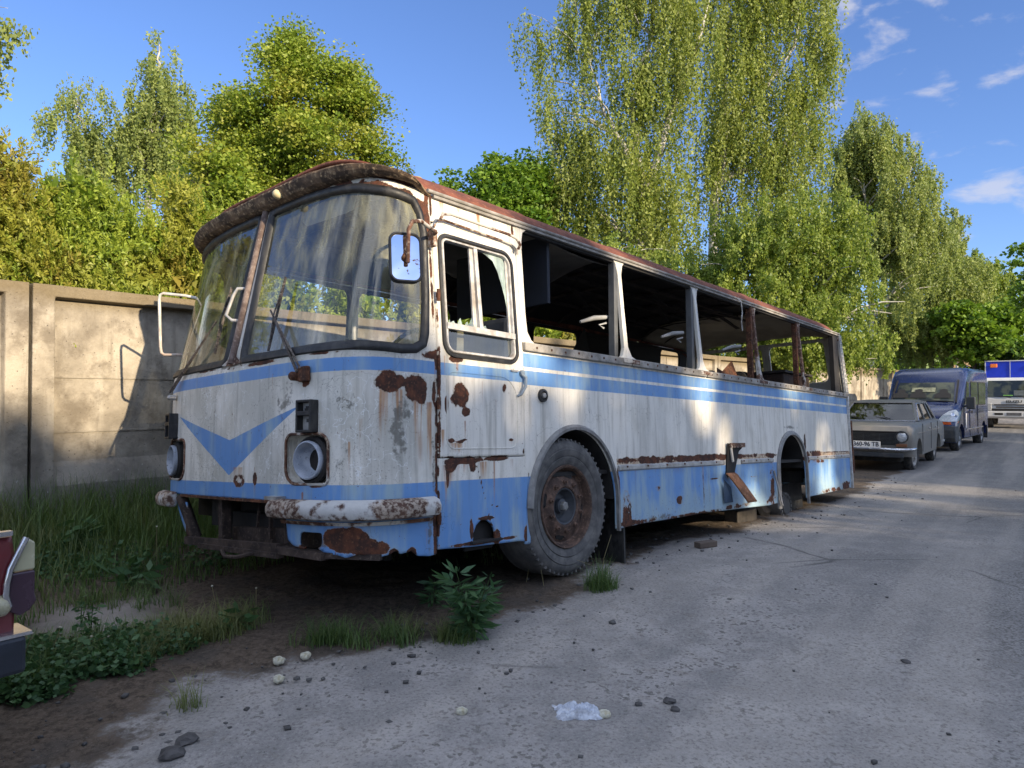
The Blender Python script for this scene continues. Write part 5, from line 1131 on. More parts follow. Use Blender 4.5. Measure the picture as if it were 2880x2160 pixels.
tree('birch_tree','slim faint birch top peeping over the front of the bus roof',30,[[(1150,1000),(1150,600),(1150,480)]],[(1140,480,26,26),(1155,520,30,30)],'birch',1500,.08,L_BIRCHG,105,.05,group=Gf,limbs=12)
tree('weeping_birch','huge weeping birch rising out of the top of the photo, left of its pair',24,[[(1815,1080),(1813,700),(1813,579),(1790,420),(1779,289),(1830,100),(1842,-120)],[(1813,620),(1760,420),(1700,320),(1660,180)],[(1810,700),(1700,620),(1620,540)],[(1813,560),(1880,330),(1960,120),(2010,-60)]],
     [(1800,-90,170,120),(1640,20,130,120),(1520,90,70,110),(1545,300,85,110),(1620,380,130,150),(1800,200,170,190),(1780,470,190,170),(1560,500,95,90),(1650,600,110,110),(1850,620,140,110),(1900,80,140,140),(1620,720,120,60)],'birch',92000,.095,L_BIRCH,106,.24,strand=2.0,group=Gf,limbs=70,shell=.6)
tree('weeping_birch','huge weeping birch rising out of the top of the photo, right of its pair',25.5,[[(2000,1080),(2005,640),(2010,492),(2075,340),(2149,249),(2236,133),(2250,-100)],[(2005,600),(2040,420),(2040,200),(2060,-60)],[(2010,520),(2200,420),(2290,300)]],
     [(2230,-60,140,140),(2100,40,150,150),(2300,90,70,140),(2250,260,105,160),(2080,260,150,170),(2010,430,120,150),(2190,430,130,140),(2305,330,40,110),(2340,-60,50,70),(2000,-80,150,120),(2180,600,160,120)],'birch',92000,.095,L_BIRCH,107,.22,strand=2.0,group=Gf,limbs=60,shell=.6)
tree('young_birch','bright green young birch just behind the fence, left of the densest one',20,[[(1720,1080),(1725,800),(1730,680)],[(1640,1080),(1630,820),(1600,720)]],[(1740,740,120,90),(1600,760,110,80),(1860,760,130,110),(1700,860,190,110),(1900,900,170,110),(1500,800,90,70)],'birch',60000,.072,L_YOUNG,108,.08,strand=.5,group=Gf,shell=.5,limbs=30)
tree('young_birch','dense bright green young birches behind the rear half of the bus roof',19,[[(2130,1080),(2120,850),(2110,640)],[(2290,1080),(2300,820),(2340,560)]],[(2070,700,140,130),(2200,660,150,140),(2150,880,200,140),(2330,800,140,170),(2350,620,95,110),(2430,900,110,120),(2270,960,160,80),(1980,830,120,120)],'birch',115000,.072,L_YOUNG,109,.10,strand=.5,group=Gf,shell=.5,limbs=50)
tree('birch_tree','grey-green birch with a feathery top, right of the tall pair',31,[[(2450,1080),(2450,700),(2420,480),(2415,330)],[(2480,700),(2540,520),(2590,420)]],[(2425,330,42,45),(2430,400,95,75),(2400,480,115,110),(2530,430,70,55),(2600,490,50,50),(2500,560,120,90),(2480,690,150,130),(2600,620,70,80),(2560,740,110,100)],'birch',80000,.105,L_BIRCHG,110,.14,strand=1.1,group=Gf,shell=.5,limbs=60)
tree('birch_tree','muted green birch behind the blue van, below the feathery one',35,[[(2620,1080),(2620,860),(2640,700)]],[(2650,690,75,60),(2620,790,125,110),(2700,780,80,90),(2500,900,130,110),(2610,930,130,80),(2690,880,80,80)],'birch',64000,.11,L_BIRCHG,111,.12,M_BARKD,strand=.9,group=Gf,shell=.5,limbs=3)
tree('poplar_tree','slender feathery poplar spike sticking out left of the white cloud',41,[[(2690,1080),(2692,800),(2695,590)]],[(2695,590,18,32),(2695,650,40,50),(2690,730,60,70)],'birch',9000,.12,L_BIRCHG,112,.10,strand=.6,group=Gf,limbs=20)
tree('birch_tree','rounded birch above the blue and white truck, farthest right but one',42,[[(2790,1080),(2790,900),(2790,760)]],[(2790,740,65,55),(2750,800,80,80),(2830,810,50,70),(2780,880,90,70)],'birch',26000,.13,L_YOUNG,113,.12,strand=.8,group=Gf,limbs=20,shell=.5)
tree('maple_tree','shady dark green maple right behind the roof of the blue van',33,[[(2740,1080),(2740,960),(2745,900)]],[(2740,960,120,55),(2810,910,75,65),(2700,900,70,55),(2850,985,50,30),(2790,1000,80,40)],'clump',24000,.2,L_MAPLE,114,.14,M_BARKD,group=Gf,limbs=10,shell=.4)
tree('maple_tree','maple branches entering at the right edge above the truck',26,[[(3020,1080),(3010,900),(2990,780)]],[(2960,730,110,50),(2955,830,100,70),(2960,930,105,55),(3060,850,120,160)],'clump',16000,.15,L_MAPLE,115,.14,M_BARKD,group=Gf,limbs=14,shell=.4)
tree('weeping_birch','birch branch hanging into the top left corner of the photo',10.5,[[(-330,1080),(-330,600),(-250,200),(-150,-60)]],[(-90,60,120,90),(10,55,50,28),(-60,190,70,70),(70,75,28,16),(-10,150,40,30),(-280,-20,200,160),(-250,200,160,140)],'birch',14000,.06,L_BIRCHG,116,.14,strand=.55,group=Gf,limbs=20,tri=False)
# thuja hedge
thu=[(-150,400,0),(-40,330,1),(55,455,1),(135,500,0),(205,470,0),(275,515,0),(345,590,0),(420,640,0),(505,525,1),(570,575,0),(650,600,0)]
def hedge_tree(px,py,brown,k,lab):
    # position on the line d=7.35 that projects on px
    a=(px-1440)/F; Y=7.35/(-.7997*a+.6006); hgt=(1112-py)*Y/F+1.4; s=F/Y
    base=1112+1.3*s; top=py; H_=base-top; wpx=.60*s
    L=[(px,top+H_*.05,wpx*.22,H_*.06),(px,top+H_*.16,wpx*.50,H_*.12),(px,top+H_*.34,wpx*.85,H_*.18),(px,top+H_*.56,wpx*1.05,H_*.2),(px,top+H_*.78,wpx*1.1,H_*.2)]
    return tree('thuja_tree',lab,Y,[[(px,base),(px,top+H_*.5),(px,top+H_*.1)]],L,'thuja',52000 if k<11 else 16000,.042 if k<11 else .07,L_THUJAB if brown else L_THUJA,200+k,.06,M_BARKD,group='thuja hedge behind the fence',limbs=8)
thl=['tallest thuja at the far left, beyond the edge of the photo','rust-brown tall thuja at the left edge of the hedge','brownish thuja second from the left edge','low thuja in the dip right of the brown ones','pointed yellow-green thuja left of the middle of the hedge','yellow-green thuja right of the pointed one','lower thuja under the power lines','lowest thuja of the hedge, in front of the birch trunk','orange-tinged thuja right next to the bus visor','green thuja half hidden by the bus windscreen','thuja wholly behind the bus front']
for k,(px,py,b) in enumerate(thu): hedge_tree(px,py,b,k,thl[k])
def dpx(s): x,y=fpos(s,7.35); return 1440+x/y*F
for k in range(9):
    s=4.9+k*1.05+.3; x,y=fpos(s,7.35); px=1440+x/y*F; py=1112-(3.5+.35*math.sin(k*2.1)-1.4)*F/y
    hedge_tree(px,py,k%4==2,20+k,'thuja behind the bus seen through its windows, %s from the front'%['first','second','third','fourth','fifth','sixth','seventh','eighth','ninth'][k])
# far belt of trees closing the horizon
rr=np.random.default_rng(77); n=52000; xx=rr.uniform(-40,95,n); C=np.stack([xx,70-.25*xx+rr.uniform(0,5,n),rr.random(n)**.8*(4.5+2.5*vn(xx*.25,xx*0,3))],1)
V,Q_,t=leaves(C,.55,'rand',rr,.8); tag(arr_mesh('far_woodland',V,Q_,L_MAPLE,None,{"tint":t}),"distant belt of trees closing the horizon behind the yard",'woodland',kind='stuff')
# ================================================================== behind the viewer: roadside trees, and unseen blocks added to shade the yard
def qp(q,p): return (q*.7185+p*.6956, q*.6956-p*.7185)
M_BWALL=m_plain('building_plaster',(.33,.30,.25),.9,0,.3,1,.1); 
wh=empty('shade_block',(*qp(-11,36),0),math.atan2(.6956,.7185)); tag(wh,'long plastered block added unseen behind the viewer to shade the yard','building')  # unseen building, added as a solid shade caster behind the trees
MB().box((0,0,6.4),(34,10,13.2)).build('wall',M_BWALL,wh); MB().box((0,0,13.1),(34.6,10.6,.3)).build('roof',M_DARK,wh)
for k in range(9): f=MB().box((-14+k*3.5,5.02,5.5),(1.6,.1,1.8)).build('window',M_FRAMEAL,wh); MB().box((-14+k*3.5,5.06,5.5),(1.4,.06,1.6)).build('pane',M_GLASS,f)
wh2=empty('low_shade_block',(*qp(30,36),0),math.atan2(.6956,.7185)); tag(wh2,'lower block added unseen beside the long one to shade the yard','building')  # lower unseen building, added to carry the shade further along
MB().box((0,0,4.6),(30,9,9.2)).build('wall',M_BWALL,wh2); MB().box((0,0,9.3),(30.6,9.6,.3)).build('roof',M_DARK,wh2)
for k in range(7): f=MB().box((-12+k*4,4.52,4.5),(2.2,.1,2.6)).build('door',M_DARK,wh2)
def shade_tree(q,p,H_,rad,n,seed,lobes,lab):
    rr=np.random.default_rng(seed); x,y=qp(q,p); o=empty('roadside_tree',(x,y,0)); mb=MB().tube([(0,0,-.2),(.1,0,H_*.4),(0,.1,H_*.9)],[.25,.18,.05],8); C=[]
    for (dq,z,rr_,rz,w) in lobes:
        k=int(n*w); d=rr.normal(size=(k,3)); d/=np.linalg.norm(d,axis=1)[:,None]; d*=(rr.random(k)**.4)[:,None]; a=np.array(qp(dq,0)); c=d*np.array([rr_,rr_,rz]); c[:,0]+=a[0];c[:,1]+=a[1];c[:,2]+=z; C.append(c); mb.tube([(0,0,z*.7),(a[0]*.5,a[1]*.5,z*.85),(a[0],a[1],z)],[.1,.06,.03],6)
    C=np.concatenate(C); mb.build('trunk',M_BARKD,o,60); V,Q_,t=leaves(C,.42,'rand',rr,.8); arr_mesh('crown',V,Q_,L_MAPLE,o,{'tint':t}); return tag(o,lab,'tree','roadside trees behind the viewer')
tl=['first','second','third','fourth','fifth','sixth','seventh','eighth','ninth','tenth','eleventh','twelfth']
k=0
for q,hh,nn in ((-9,13.6,3200),(-5,13.6,3200),(-1,13.5,3600),(2.3,13.4,3900),(5.6,10.9,2200),(8.4,10.8,2200),(11.4,10.8,1700),(15.4,12.2,1600),(18.5,13.4,2200),(22,13.2,2000),(26,13.0,1800),(31,13.0,1700)):
    rr=np.random.default_rng(340+k); lb=[(rr.uniform(-1.3,1.3),hh-1.6+rr.uniform(-.7,.5),rr.uniform(1.0,1.7),rr.uniform(.7,1.2),.2) for _ in range(5)]+[(0,hh-3.6,2.2,1.6,.45),(0,hh-6.4,2.2,1.8,.45)]
    if 5<q<12: lb+=[(-1.7+3.4*(m_+rr.uniform(.1,.9))/(11 if q<6 else 8),rr.uniform(10.9,14.0),rr.uniform(.28,.5),rr.uniform(.5,1.0),.06) for m_ in range(11 if q<6 else 8)]
    shade_tree(q,27.,hh,2,nn,310+k,lb,'roadside tree behind the viewer, %s from the left'%tl[k]); k+=1
# power lines
M_WIRE=m_plain('pale_wire',(.45,.44,.40),.5,0,.1,5,0)
wp=[]
for sd2,px in ((0,-260),(1,1000)):
    Y=13.; p=at(px,1112,Y); o=empty('utility_pole',(p[0],p[1],0)); MB().tube([(0,0,-.3),(0,0,6.2-1.9*sd2)],[.13,.09],10).build('post',M_BARKD,o,60); MB().box((0,0,5.6-1.7*sd2),(1.3,.09,.09)).box((0,0,5.1-1.7*sd2),(1.0,.08,.08)).build('crossarm',M_BARKD,o); tag(o,['wooden utility pole out of sight at the left end of the wires','wooden utility pole hidden behind the thuja hedge'][sd2],'utility pole')
for k,(y0,y1) in enumerate(((498,660),(505,667),(548,706),(556,714))):
    a=at(-260,y0,13.+.12*k);b=at(1000,y1,13.+.12*k); pts=[tuple(a+(b-a)*t-np.array([0,0,1])*.12*4*t*(1-t)) for t in np.linspace(0,1,12)]
    tag(MB().tube(pts,.008,5).build('overhead_wire',M_WIRE,None,60),'thin overhead wire crossing the hedge at left, %s of four counted from the top'%['first','second','third','lowest'][k],'wire','overhead wires above the hedge')
# ================================================================== VEHICLES
def frame_empty(name,p,dirxy):
    a=math.atan2(dirxy[1],dirxy[0]); return empty(name,p,a)     # local x = rearwards, local y = from the driver's side across, z up
def m_car(name,c,rough=.35,dust=.4,dc=(.30,.27,.23),metal=0.,coat=.3):
    m,g=newmat(name); P=g.coord('Object'); x,y,z=g.xyz(P); n=g.noise(P,4,5,.6); n2=g.noise(P,30,4,.6)
    d=g.step(n+(n2-.5)*.4+g.step(z,.3,1.,.18,0.),.40,.75)*dust
    col=g.mix(d,c,dc); g.out(g.bsdf(col,g.step(d,0,1,rough,.85,False),metal,g.bump(n2,.06,.003),.5,**{'Coat Weight':coat,'Coat Roughness':.1})); return m
M_CHROME=m_plain('dull_chrome',(.60,.60,.62),.22,.9,.2,10,0); M_TYREC=m_plain('car_tyre',(.035,.034,.033),.85,0,.4,14,.3,(.14,.12,.10))
M_CGLASS=m_plain('dark_car_glass',(.025,.030,.033),.06,0,.3,3,0,spec=.8); M_LENS=m_plain('lamp_lens',(.55,.57,.58),.12,.2,.3,30,.3)
M_ORANGE=m_plain('orange_lens',(.75,.13,.02),.3,0,.2,12,0); M_SEAT=m_plain('car_seats',(.02,.02,.022),.8,0,.3,8,0)
M_PLASTIC=m_plain('dark_grey_plastic',(.035,.04,.045),.6,0,.3,10,.1,(.07,.065,.06))
def clearglass(name,c=(.10,.12,.12)):
    m,g=newmat(name); tr=g.n('ShaderNodeBsdfTransparent'); tr.inputs[0].default_value=c+(1,); gl=g.n('ShaderNodeBsdfGlossy'); gl.inputs[1].default_value=.03
    lw=g.n('ShaderNodeLayerWeight'); lw.inputs[0].default_value=.4; g.out(g.mixsh(S(g,lw.outputs['Fresnel'])*.8+.06,S(g,tr.outputs[0]),S(g,gl.outputs[0]))); return m
M_CLEAR=clearglass('car_window_glass',(.42,.47,.44))
def body(name,out,arches,Wd,mat,parent,inset=((0,.07),(.03,.03),(.09,.0)),wb=.30):
    """out: upper outline (u,w) from front bottom to rear bottom; arches: list of (u,w,r)"""
    bot=[]
    for (u,w,r_) in sorted(arches,key=lambda a:-a[0]):
        for a in np.linspace(0,math.pi,13): bot.append((u+r_*math.cos(a),max(wb,w+r_*math.sin(a))))
    poly=list(out)+bot; n=len(poly); P=np.array(poly); c=np.array([P[:,0].mean(),.6])
    sl=[]; 
    ins=list(inset)+[(Wd-a,b) for a,b in inset[::-1]]
    V=[]
    for (v,b) in ins:
        for i,(u,w) in enumerate(poly):
            if i<len(out):
                dx=u-c[0]; k=b if w>wb+.05 else b*.5
                V.append((u-math.copysign(min(abs(dx),k*.8),dx)*(1 if (u<P[:,0].min()+.6 or u>P[:,0].max()-.5) else 0),v,w-(k if w>.75 else 0)))
            else: V.append((u,v,w))
    m=len(ins); Fc=[tuple(range(n)),tuple((m-1)*n+i for i in range(n))[::-1]]
    for k in range(m-1):
        for i in range(n): Fc.append((k*n+i,(k+1)*n+i,(k+1)*n+(i+1)%n,k*n+(i+1)%n))
    o=MB().add(V,Fc).build(name,mat,parent,35,recalc=True); return o
def cwheel(parent,u,v,Rr,Wt,rimr,mat_rim,side=-1,cap=None,zc=None,steer=0.):
    zc=Rr if zc is None else zc; w=empty('wheel'); w.parent=parent; ax=(math.sin(steer)*side,side*math.cos(steer),0); c=(u,v,zc)
    MB().lathe([(rimr,.0),(rimr+.02,.012),(Rr-.05,.02),(Rr-.01,-.01),(Rr,-.04),(Rr,-Wt+.03),(Rr-.04,-Wt),(rimr,-Wt)],c,ax,40).build('tyre',M_TYREC,w,40)
    o=MB().lathe([(rimr+.005,.0),(rimr-.01,.006),(rimr-.03,-.02),(rimr*.75,-.035),(rimr*.55,-.01),(rimr*.35,.005),(rimr*.3,.03),(.001,.035)],c,ax,32).build('rim',mat_rim,w,35)
    return w
def text(name,s,size,mat,parent,M_,ext=.002,bold=0.,sx=1.):
    cu=bpy.data.curves.new(name,'FONT'); cu.body=s; cu.size=size; cu.extrude=ext; cu.align_x='CENTER'; cu.align_y='CENTER'; cu.offset=bold; cu.resolution_u=3
    o=bpy.data.objects.new(name,cu); dg=bpy.context.evaluated_depsgraph_get(); COL.objects.link(o); bpy.context.view_layer.update(); me=bpy.data.meshes.new_from_object(o.evaluated_get(bpy.context.evaluated_depsgraph_get())); bpy.data.objects.remove(o)
    me.transform(Matrix.Diagonal((sx,1,1,1))); me.transform(M_); me.materials.clear(); return link(name,me,mat,parent)
# facing front (normal -x): text right = -y?  seen from the front, the car's left side (v=0) is on the viewer's right
def FM(u,v,w,tilt=0.):   # matrix whose X runs to the viewer's right (-y), Y up, normal -x
    return Matrix(((0,math.sin(tilt),-math.cos(tilt),u),(-1,0,0,v),(0,math.cos(tilt),math.sin(tilt),w),(0,0,0,1)))
# ---------------- old saloon
CP=m_car('dusty_grey_car_paint',(.13,.125,.112),.5,.75,(.20,.18,.15),coat=.1)
p0=(8.60,15.0,-.19); car=frame_empty('old_saloon',p0,(.616,.788)); W_=1.80
tag(car,'dusty grey old saloon with white plate 360-96 TB, parked behind the bus','car')
out=[(-.82,.34),(-.88,.50),(-.90,.66),(-.88,.86),(-.80,.945),(-.3,.985),(.55,1.02),(2.0,1.03),(3.05,1.02),(3.55,1.0),(3.80,.95),(3.86,.80),(3.84,.50),(3.78,.36)]
bd=body('body',out,[(0.,.32,.37),(2.80,.32,.36)],W_,CP,car,((0,.10),(.025,.05),(.10,.0)),.24)
MB().box((1.4,.9,.30),(4.2,1.3,.16)).box((0,.9,.55),(.8,1.0,.3)).build('underbody',M_DARK,car)
# greenhouse
def green(car,base,top,wb,wt,W_,bi,ti,mat,glassmat,roofh=.06,pil=(),frame=M_CHROME,rw=.03):
    (f0,f1),(t0,t1)=base,top
    B=[(f0,bi,wb),(f1,bi,wb),(f1,W_-bi,wb),(f0,W_-bi,wb)];T=[(t0,ti,wt),(t1,ti,wt),(t1,W_-ti,wt),(t0,W_-ti,wt)]
    gl=MB().add(B+T,[(0,1,5,4),(1,2,6,5),(2,3,7,6),(3,0,4,7)]).build('window_glass',glassmat,car)
    n=7; V=[];k=0
    rings=[(-.05,.0,-.01),(-.02,-.0,.02),(.10,.10,.045),(.30,.25,.06)]
    for (du,dv,dz) in rings: V+=[(t0+du,ti+dv-.02,wt+dz),(t1-du,ti+dv-.02,wt+dz),(t1-du,W_-ti-dv+.02,wt+dz),(t0+du,W_-ti-dv+.02,wt+dz)]
    Fc=[(4*r+i,4*r+(i+1)%4,4*r+4+(i+1)%4,4*r+4+i) for r in range(3) for i in range(4)]+[(12,13,14,15)]
    MB().add(V,Fc).build('roof',mat,car,60,recalc=True)
    mb=MB()
    for i in range(4): mb.bar(Vector(B[i]),Vector(T[i])+Vector((0,0,.01)),.055,.05)
    for v,tv in ((bi,ti),(W_-bi,W_-ti)):
        for u,tu,w in pil: mb.bar((u,v-.0,wb),(tu,tv,wt+.01),w,.04,(0,1,0))
        mb.bar((t0,tv,wt+.005),(t1,tv,wt+.005),.05,.04); mb.bar((f0,v,wb),(f1,v,wb),.03,.03)
    mb.build('pillar',mat,car)
    if frame:
        fr=MB().tube([Vector(B[0])+Vector((-.03,.02,.01)),Vector(T[0])+Vector((-.03,.03,-.01)),Vector(T[3])+Vector((-.03,-.03,-.01)),Vector(B[3])+Vector((-.03,-.02,.01))],.012,6,closed=True)
        fr.tube([Vector(B[0])+Vector((.06,-.035,.02)),Vector(T[0])+Vector((.05,-.035,-.02)),Vector(T[1])+Vector((-.06,-.035,-.02)),Vector(B[1])+Vector((-.12,-.035,.02))],.009,6,closed=True); fr.build('window_trim',frame,car,60)
    return gl
green(car,(.52,3.12),(1.10,2.62),1.015,1.43,W_,.13,.27,CP,M_CLEAR,pil=((1.62,1.66,.06),(2.55,2.35,.05)))
MB().box((1.75,.9,.95),(2.4,1.5,.06)).box((1.5,.55,1.05),(.15,.5,.45)).box((1.5,1.25,1.05),(.15,.5,.45)).box((2.5,.9,1.05),(.15,1.3,.35)).build('seat',M_SEAT,car,bevel=.03)
MB().tube([(.95,.55+.19*math.cos(a),1.02+.17*math.sin(a)) for a in np.linspace(0,2*math.pi,21)[:-1]],.012,5,closed=True).build('steering_wheel',M_SEAT,car)
MB().box((1.12,.92,1.345),(.02,.24,.06)).build('inside_mirror',M_SEAT,car,bevel=.01)
gr_=MB()
for k in range(9): gr_.box((-.905-.004*math.sin(k),.9,.60+k*.026),(.03,1.28,.010))
for v_ in (.30,.6,.9,1.2,1.5): gr_.box((-.895,v_,.67),(.02,.015,.24))
MB().box((-.885,.9,.71),(.03,1.34,.27)).build('grille_opening',M_SEAT,car); gr_.build('grille',M_PLASTIC,car)
MB().box((-.90,.9,.845),(.05,1.5,.022)).build('hood_gap',M_SEAT,car)
for v_ in (.19,1.61):
    h=MB().lathe([(.125,-.03),(.128,.01),(.118,.024),(.105,.012)],(-.885,v_,.745),(-1,0,0),28).build('headlight',M_PLASTIC,car,40); MB().lathe([(.105,.0),(.09,.022),(.05,.034),(.001,.038)],(-.885,v_,.745),(-1,0,0),24).build('lens',M_LENS,h,50)
    MB().box((-.90,v_-.0,.575),(.04,.20,.065)).build('turn_signal',m_plain('dull_amber',(.22,.09,.04),.4),car,bevel=.008)
MB().tube([(-.55,-.0,.49),(-.80,.02,.49),(-.965,.16,.49),(-.985,.5,.49),(-.985,1.3,.49),(-.965,1.64,.49),(-.80,1.78,.49)],.034,8).build('bumper',M_CHROME,car,60)
MB().box((-.93,.9,.37),(.10,1.5,.10)).build('front_valance',M_PLASTIC,car,bevel=.02)
MB().tube([(3.6,-.0,.46),(3.84,.02,.46),(3.95,.2,.46),(3.97,.9,.46),(3.95,1.6,.46)],.036,8).build('bumper',M_CHROME,car,60)
pl_=MB().box((-1.045,.82,.585),(.012,.54,.125)).build('number_plate',m_plain('white_plate',(.72,.72,.70),.4,0,.1,6,0),car,bevel=.003)
M_BLK=m_plain('black_ink',(.012,.012,.015),.6,0,.1,5,0)
text('plate_text','360-96 TB',.128,M_BLK,pl_,FM(-1.053,.82,.585),.001,.002,.88)
for v0 in (.55,1.15): MB().tube([(.50,v0,1.03),(.62,v0+.25,1.12)],.006,5).tube([(.56,v0+.1,1.075),(.66,v0+.48,1.10)],.008,5).build('wiper',M_SEAT,car)
for u_ in (.42,1.62,2.62): MB().box((u_,-.002,.68),(.010,.012,.60)).build('door_gap',M_SEAT,car)
for u_ in (1.35,2.32): MB().box((u_,-.012,.86),(.14,.03,.03)).build('door_handle',M_CHROME,car,bevel=.006)
MB().box((1.35,-.004,.80),(3.2,.012,.012)).build('side_moulding',M_CHROME,car)
M_PRIM=m_plain('pale_wheel_disc',(.33,.31,.28),.6,0,.3,12,.1)
cwheel(car,0,.10,.315,.17,.20,M_PRIM,-1,zc=.30,steer=.10);cwheel(car,2.80,.10,.325,.17,.20,M_PRIM,-1);cwheel(car,0,W_-.10,.325,.17,.20,M_PRIM,1);cwheel(car,2.80,W_-.10,.325,.17,.20,M_PRIM,1)
# ---------------- blue van
VP=m_car('dark_blue_van_paint',(.006,.016,.075),.25,.06,(.10,.11,.15),coat=.35); VW=1.99
van=frame_empty('blue_van',(12.97,20.5,-.20),(.67,.74)); tag(van,'dark blue high-roof passenger van parked between the old saloon and the truck','van')
out=[(-.80,.26),(-.90,.42),(-.93,.62),(-.88,.88),(-.72,1.10),(-.25,1.30),(.02,1.36),(.62,2.02),(.74,2.20),(.98,2.38),(1.4,2.45),(4.05,2.46),(4.30,2.36),(4.42,1.9),(4.45,1.1),(4.42,.45),(4.36,.32)]
vb=body('body',out,[(0.,.36,.42),(3.58,.36,.42)],VW,VP,van,((0,.11),(.03,.055),(.10,.018),(.25,.0)),.27)
# windscreen etc: panes lie 3 mm proud; darker cabin
def quad(name,P,mat,parent,th=.0): return MB().add(P,[tuple(range(len(P)))]).build(name,mat,parent)
m_,g=newmat('van_windscreen'); P=g.coord('Object'); x,y,z=g.xyz(P)
g.out(g.bsdf(g.mix(g.step(g.noise(P,2.4,3),.45,.6),(.020,.026,.024),(.075,.085,.055)),.05,0,None,.6)); M_VG=m_
n=Vector((-.74,0,.67)).normalized()*.012
ws=quad('windscreen',[Vector((.06,.20,1.42))+n,Vector((.57,.26,1.98))+n,Vector((.57,VW-.26,1.98))+n,Vector((.06,VW-.20,1.42))+n],M_VG,van)
q2=Vector((-.008,0,.006))
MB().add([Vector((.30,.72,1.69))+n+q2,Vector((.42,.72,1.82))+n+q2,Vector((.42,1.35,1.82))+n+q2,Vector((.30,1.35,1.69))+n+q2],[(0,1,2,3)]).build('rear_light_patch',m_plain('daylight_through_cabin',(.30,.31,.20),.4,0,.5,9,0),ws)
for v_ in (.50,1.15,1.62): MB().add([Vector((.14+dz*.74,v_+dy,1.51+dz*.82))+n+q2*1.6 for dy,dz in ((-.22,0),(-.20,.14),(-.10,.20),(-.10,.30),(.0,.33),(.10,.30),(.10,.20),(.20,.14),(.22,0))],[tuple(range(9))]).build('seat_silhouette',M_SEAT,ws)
MB().tube([Vector((.06,.35,1.41))+n*2,Vector((.12,1.1,1.45))+n*2],.012,5).tube([Vector((.06,1.0,1.41))+n*2,Vector((.11,1.7,1.45))+n*2],.012,5).build('wiper',M_SEAT,van)
MB().bar((.03,.14,1.40),(.66,.18,2.06),.05,.02).bar((.03,VW-.14,1.40),(.66,VW-.18,2.06),.05,.02).build('windscreen_seal',M_SEAT,van)
MB().tube([(.70,.14,2.05),(.95,.16,2.33),(1.2,.17,2.40)],.02,6).build('roof_seam',M_SEAT,van,60)
M_SG=m_plain('van_side_glass',(.16,.19,.23),.05,.75,.25,2,0,spec=1.)
def tv(w): return -.010
for (a,b,w0,w1) in ((.50,1.05,1.36,1.98),(1.38,2.45,1.32,2.0),(2.62,3.85,1.32,2.0)):
    sk=.30 if a<.6 else .0
    MB().add([(a-.03,tv(w0)+.006,w0-.03),(b+.03,tv(w0)+.006,w0-.03),(b+.03,tv(w1)+.006,w1+.03),(a+sk-.02,tv(w1)+.006,w1+.03)],[(0,1,2,3)]).build('window_seal',M_SEAT,van)
    MB().add([(a,tv(w0)-.004,w0),(b,tv(w0)-.004,w0),(b,tv(w1)-.004,w1),(a+sk,tv(w1)-.004,w1)],[(0,1,2,3)]).build('side_window',M_SG,van)
for u_ in (.36,1.24,2.54): MB().box((u_,-.004,.95),(.012,.014,1.1)).build('door_gap',M_SEAT,van)
for v_,s_ in ((.0,1),(VW,-1)):
    Q=[(-.945,.44,.87),(-.93,.14,.86),(-.80,-.012,.87),(-.52,-.016,1.00),(-.50,-.016,1.12),(-.62,.03,1.20),(-.78,.16,1.16),(-.88,.30,1.05)]
    P=[Vector((a,v_+s_*b,c)) for a,b,c in Q]; cc=sum(P,Vector())/8+Vector((-.05,-.05*s_,.03))
    hl=MB().add(P+[cc],[(i,(i+1)%8,8) for i in range(8)]).build('headlight',M_LENS,van); MB().lathe([(.075,-.01),(.05,.012),(.001,.016)],cc+Vector((.01,.01*s_,-.0)),(-.8,-.45*s_,.3),16).build('bulb_bowl',M_CHROME,hl)
    MB().add([(-.93,v_+s_*.42,.78),(-.91,v_+s_*.10,.78),(-.62,v_-s_*.01,.80),(-.40,v_-s_*.012,.86),(-.66,v_-s_*.012,.875),(-.91,v_+s_*.12,.855),(-.935,v_+s_*.42,.85)],[tuple(range(7))]).build('turn_signal',M_ORANGE,van)
for k in range(3): MB().box((-.935,VW/2,.72+k*.07),(.03,.9,.03)).build('grille_bar',M_SEAT,van)
MB().prism([(-.90,.28),(-.965,.40),(-.965,.62),(-.92,.74),(-.40,.74),(-.40,.30)],(0,0,0),(1,0,0),(0,0,1),(0,1,0),-.015,VW+.015).build('bumper',M_PLASTIC,van,bevel=.03)
MB().box((2.0,-.012,.60),(2.7,.02,.03)).build('side_moulding',M_CHROME,van); MB().box((.62,-.012,.86),(.13,.006,.42)).build('door_sticker',m_plain('white_sticker',(.6,.62,.66),.4),van)
MB().box((1.12,-.02,1.10),(.18,.03,.04)).build('door_handle',M_SEAT,van,bevel=.01); MB().box((1.50,-.02,1.10),(.05,.03,.10)).build('door_handle',M_SEAT,van,bevel=.01)
for v_,s_ in ((-.17,1),(VW+.17,-1)): MB().box((.40,v_,1.38),(.14,.22,.36)).bar((.42,v_+.0,1.30),(.45,v_+s_*.2,1.28),.05,.05).build('wing_mirror',M_PLASTIC,van,bevel=.04)
M_AL=m_plain('steel_wheel',(.28,.29,.30),.4,.3,.3,14,.1)
for u_ in (0,3.58): cwheel(van,u_,.07,.345,.21,.21,M_AL,-1); cwheel(van,u_,VW-.07,.345,.21,.21,M_AL,1)
MB().box((1.8,1.,.33),(4.6,1.4,.16)).build('underbody',M_DARK,van); MB().box((4.02,.08,.42),(.03,.22,.42)).build('mudflap',M_BLACK,van)
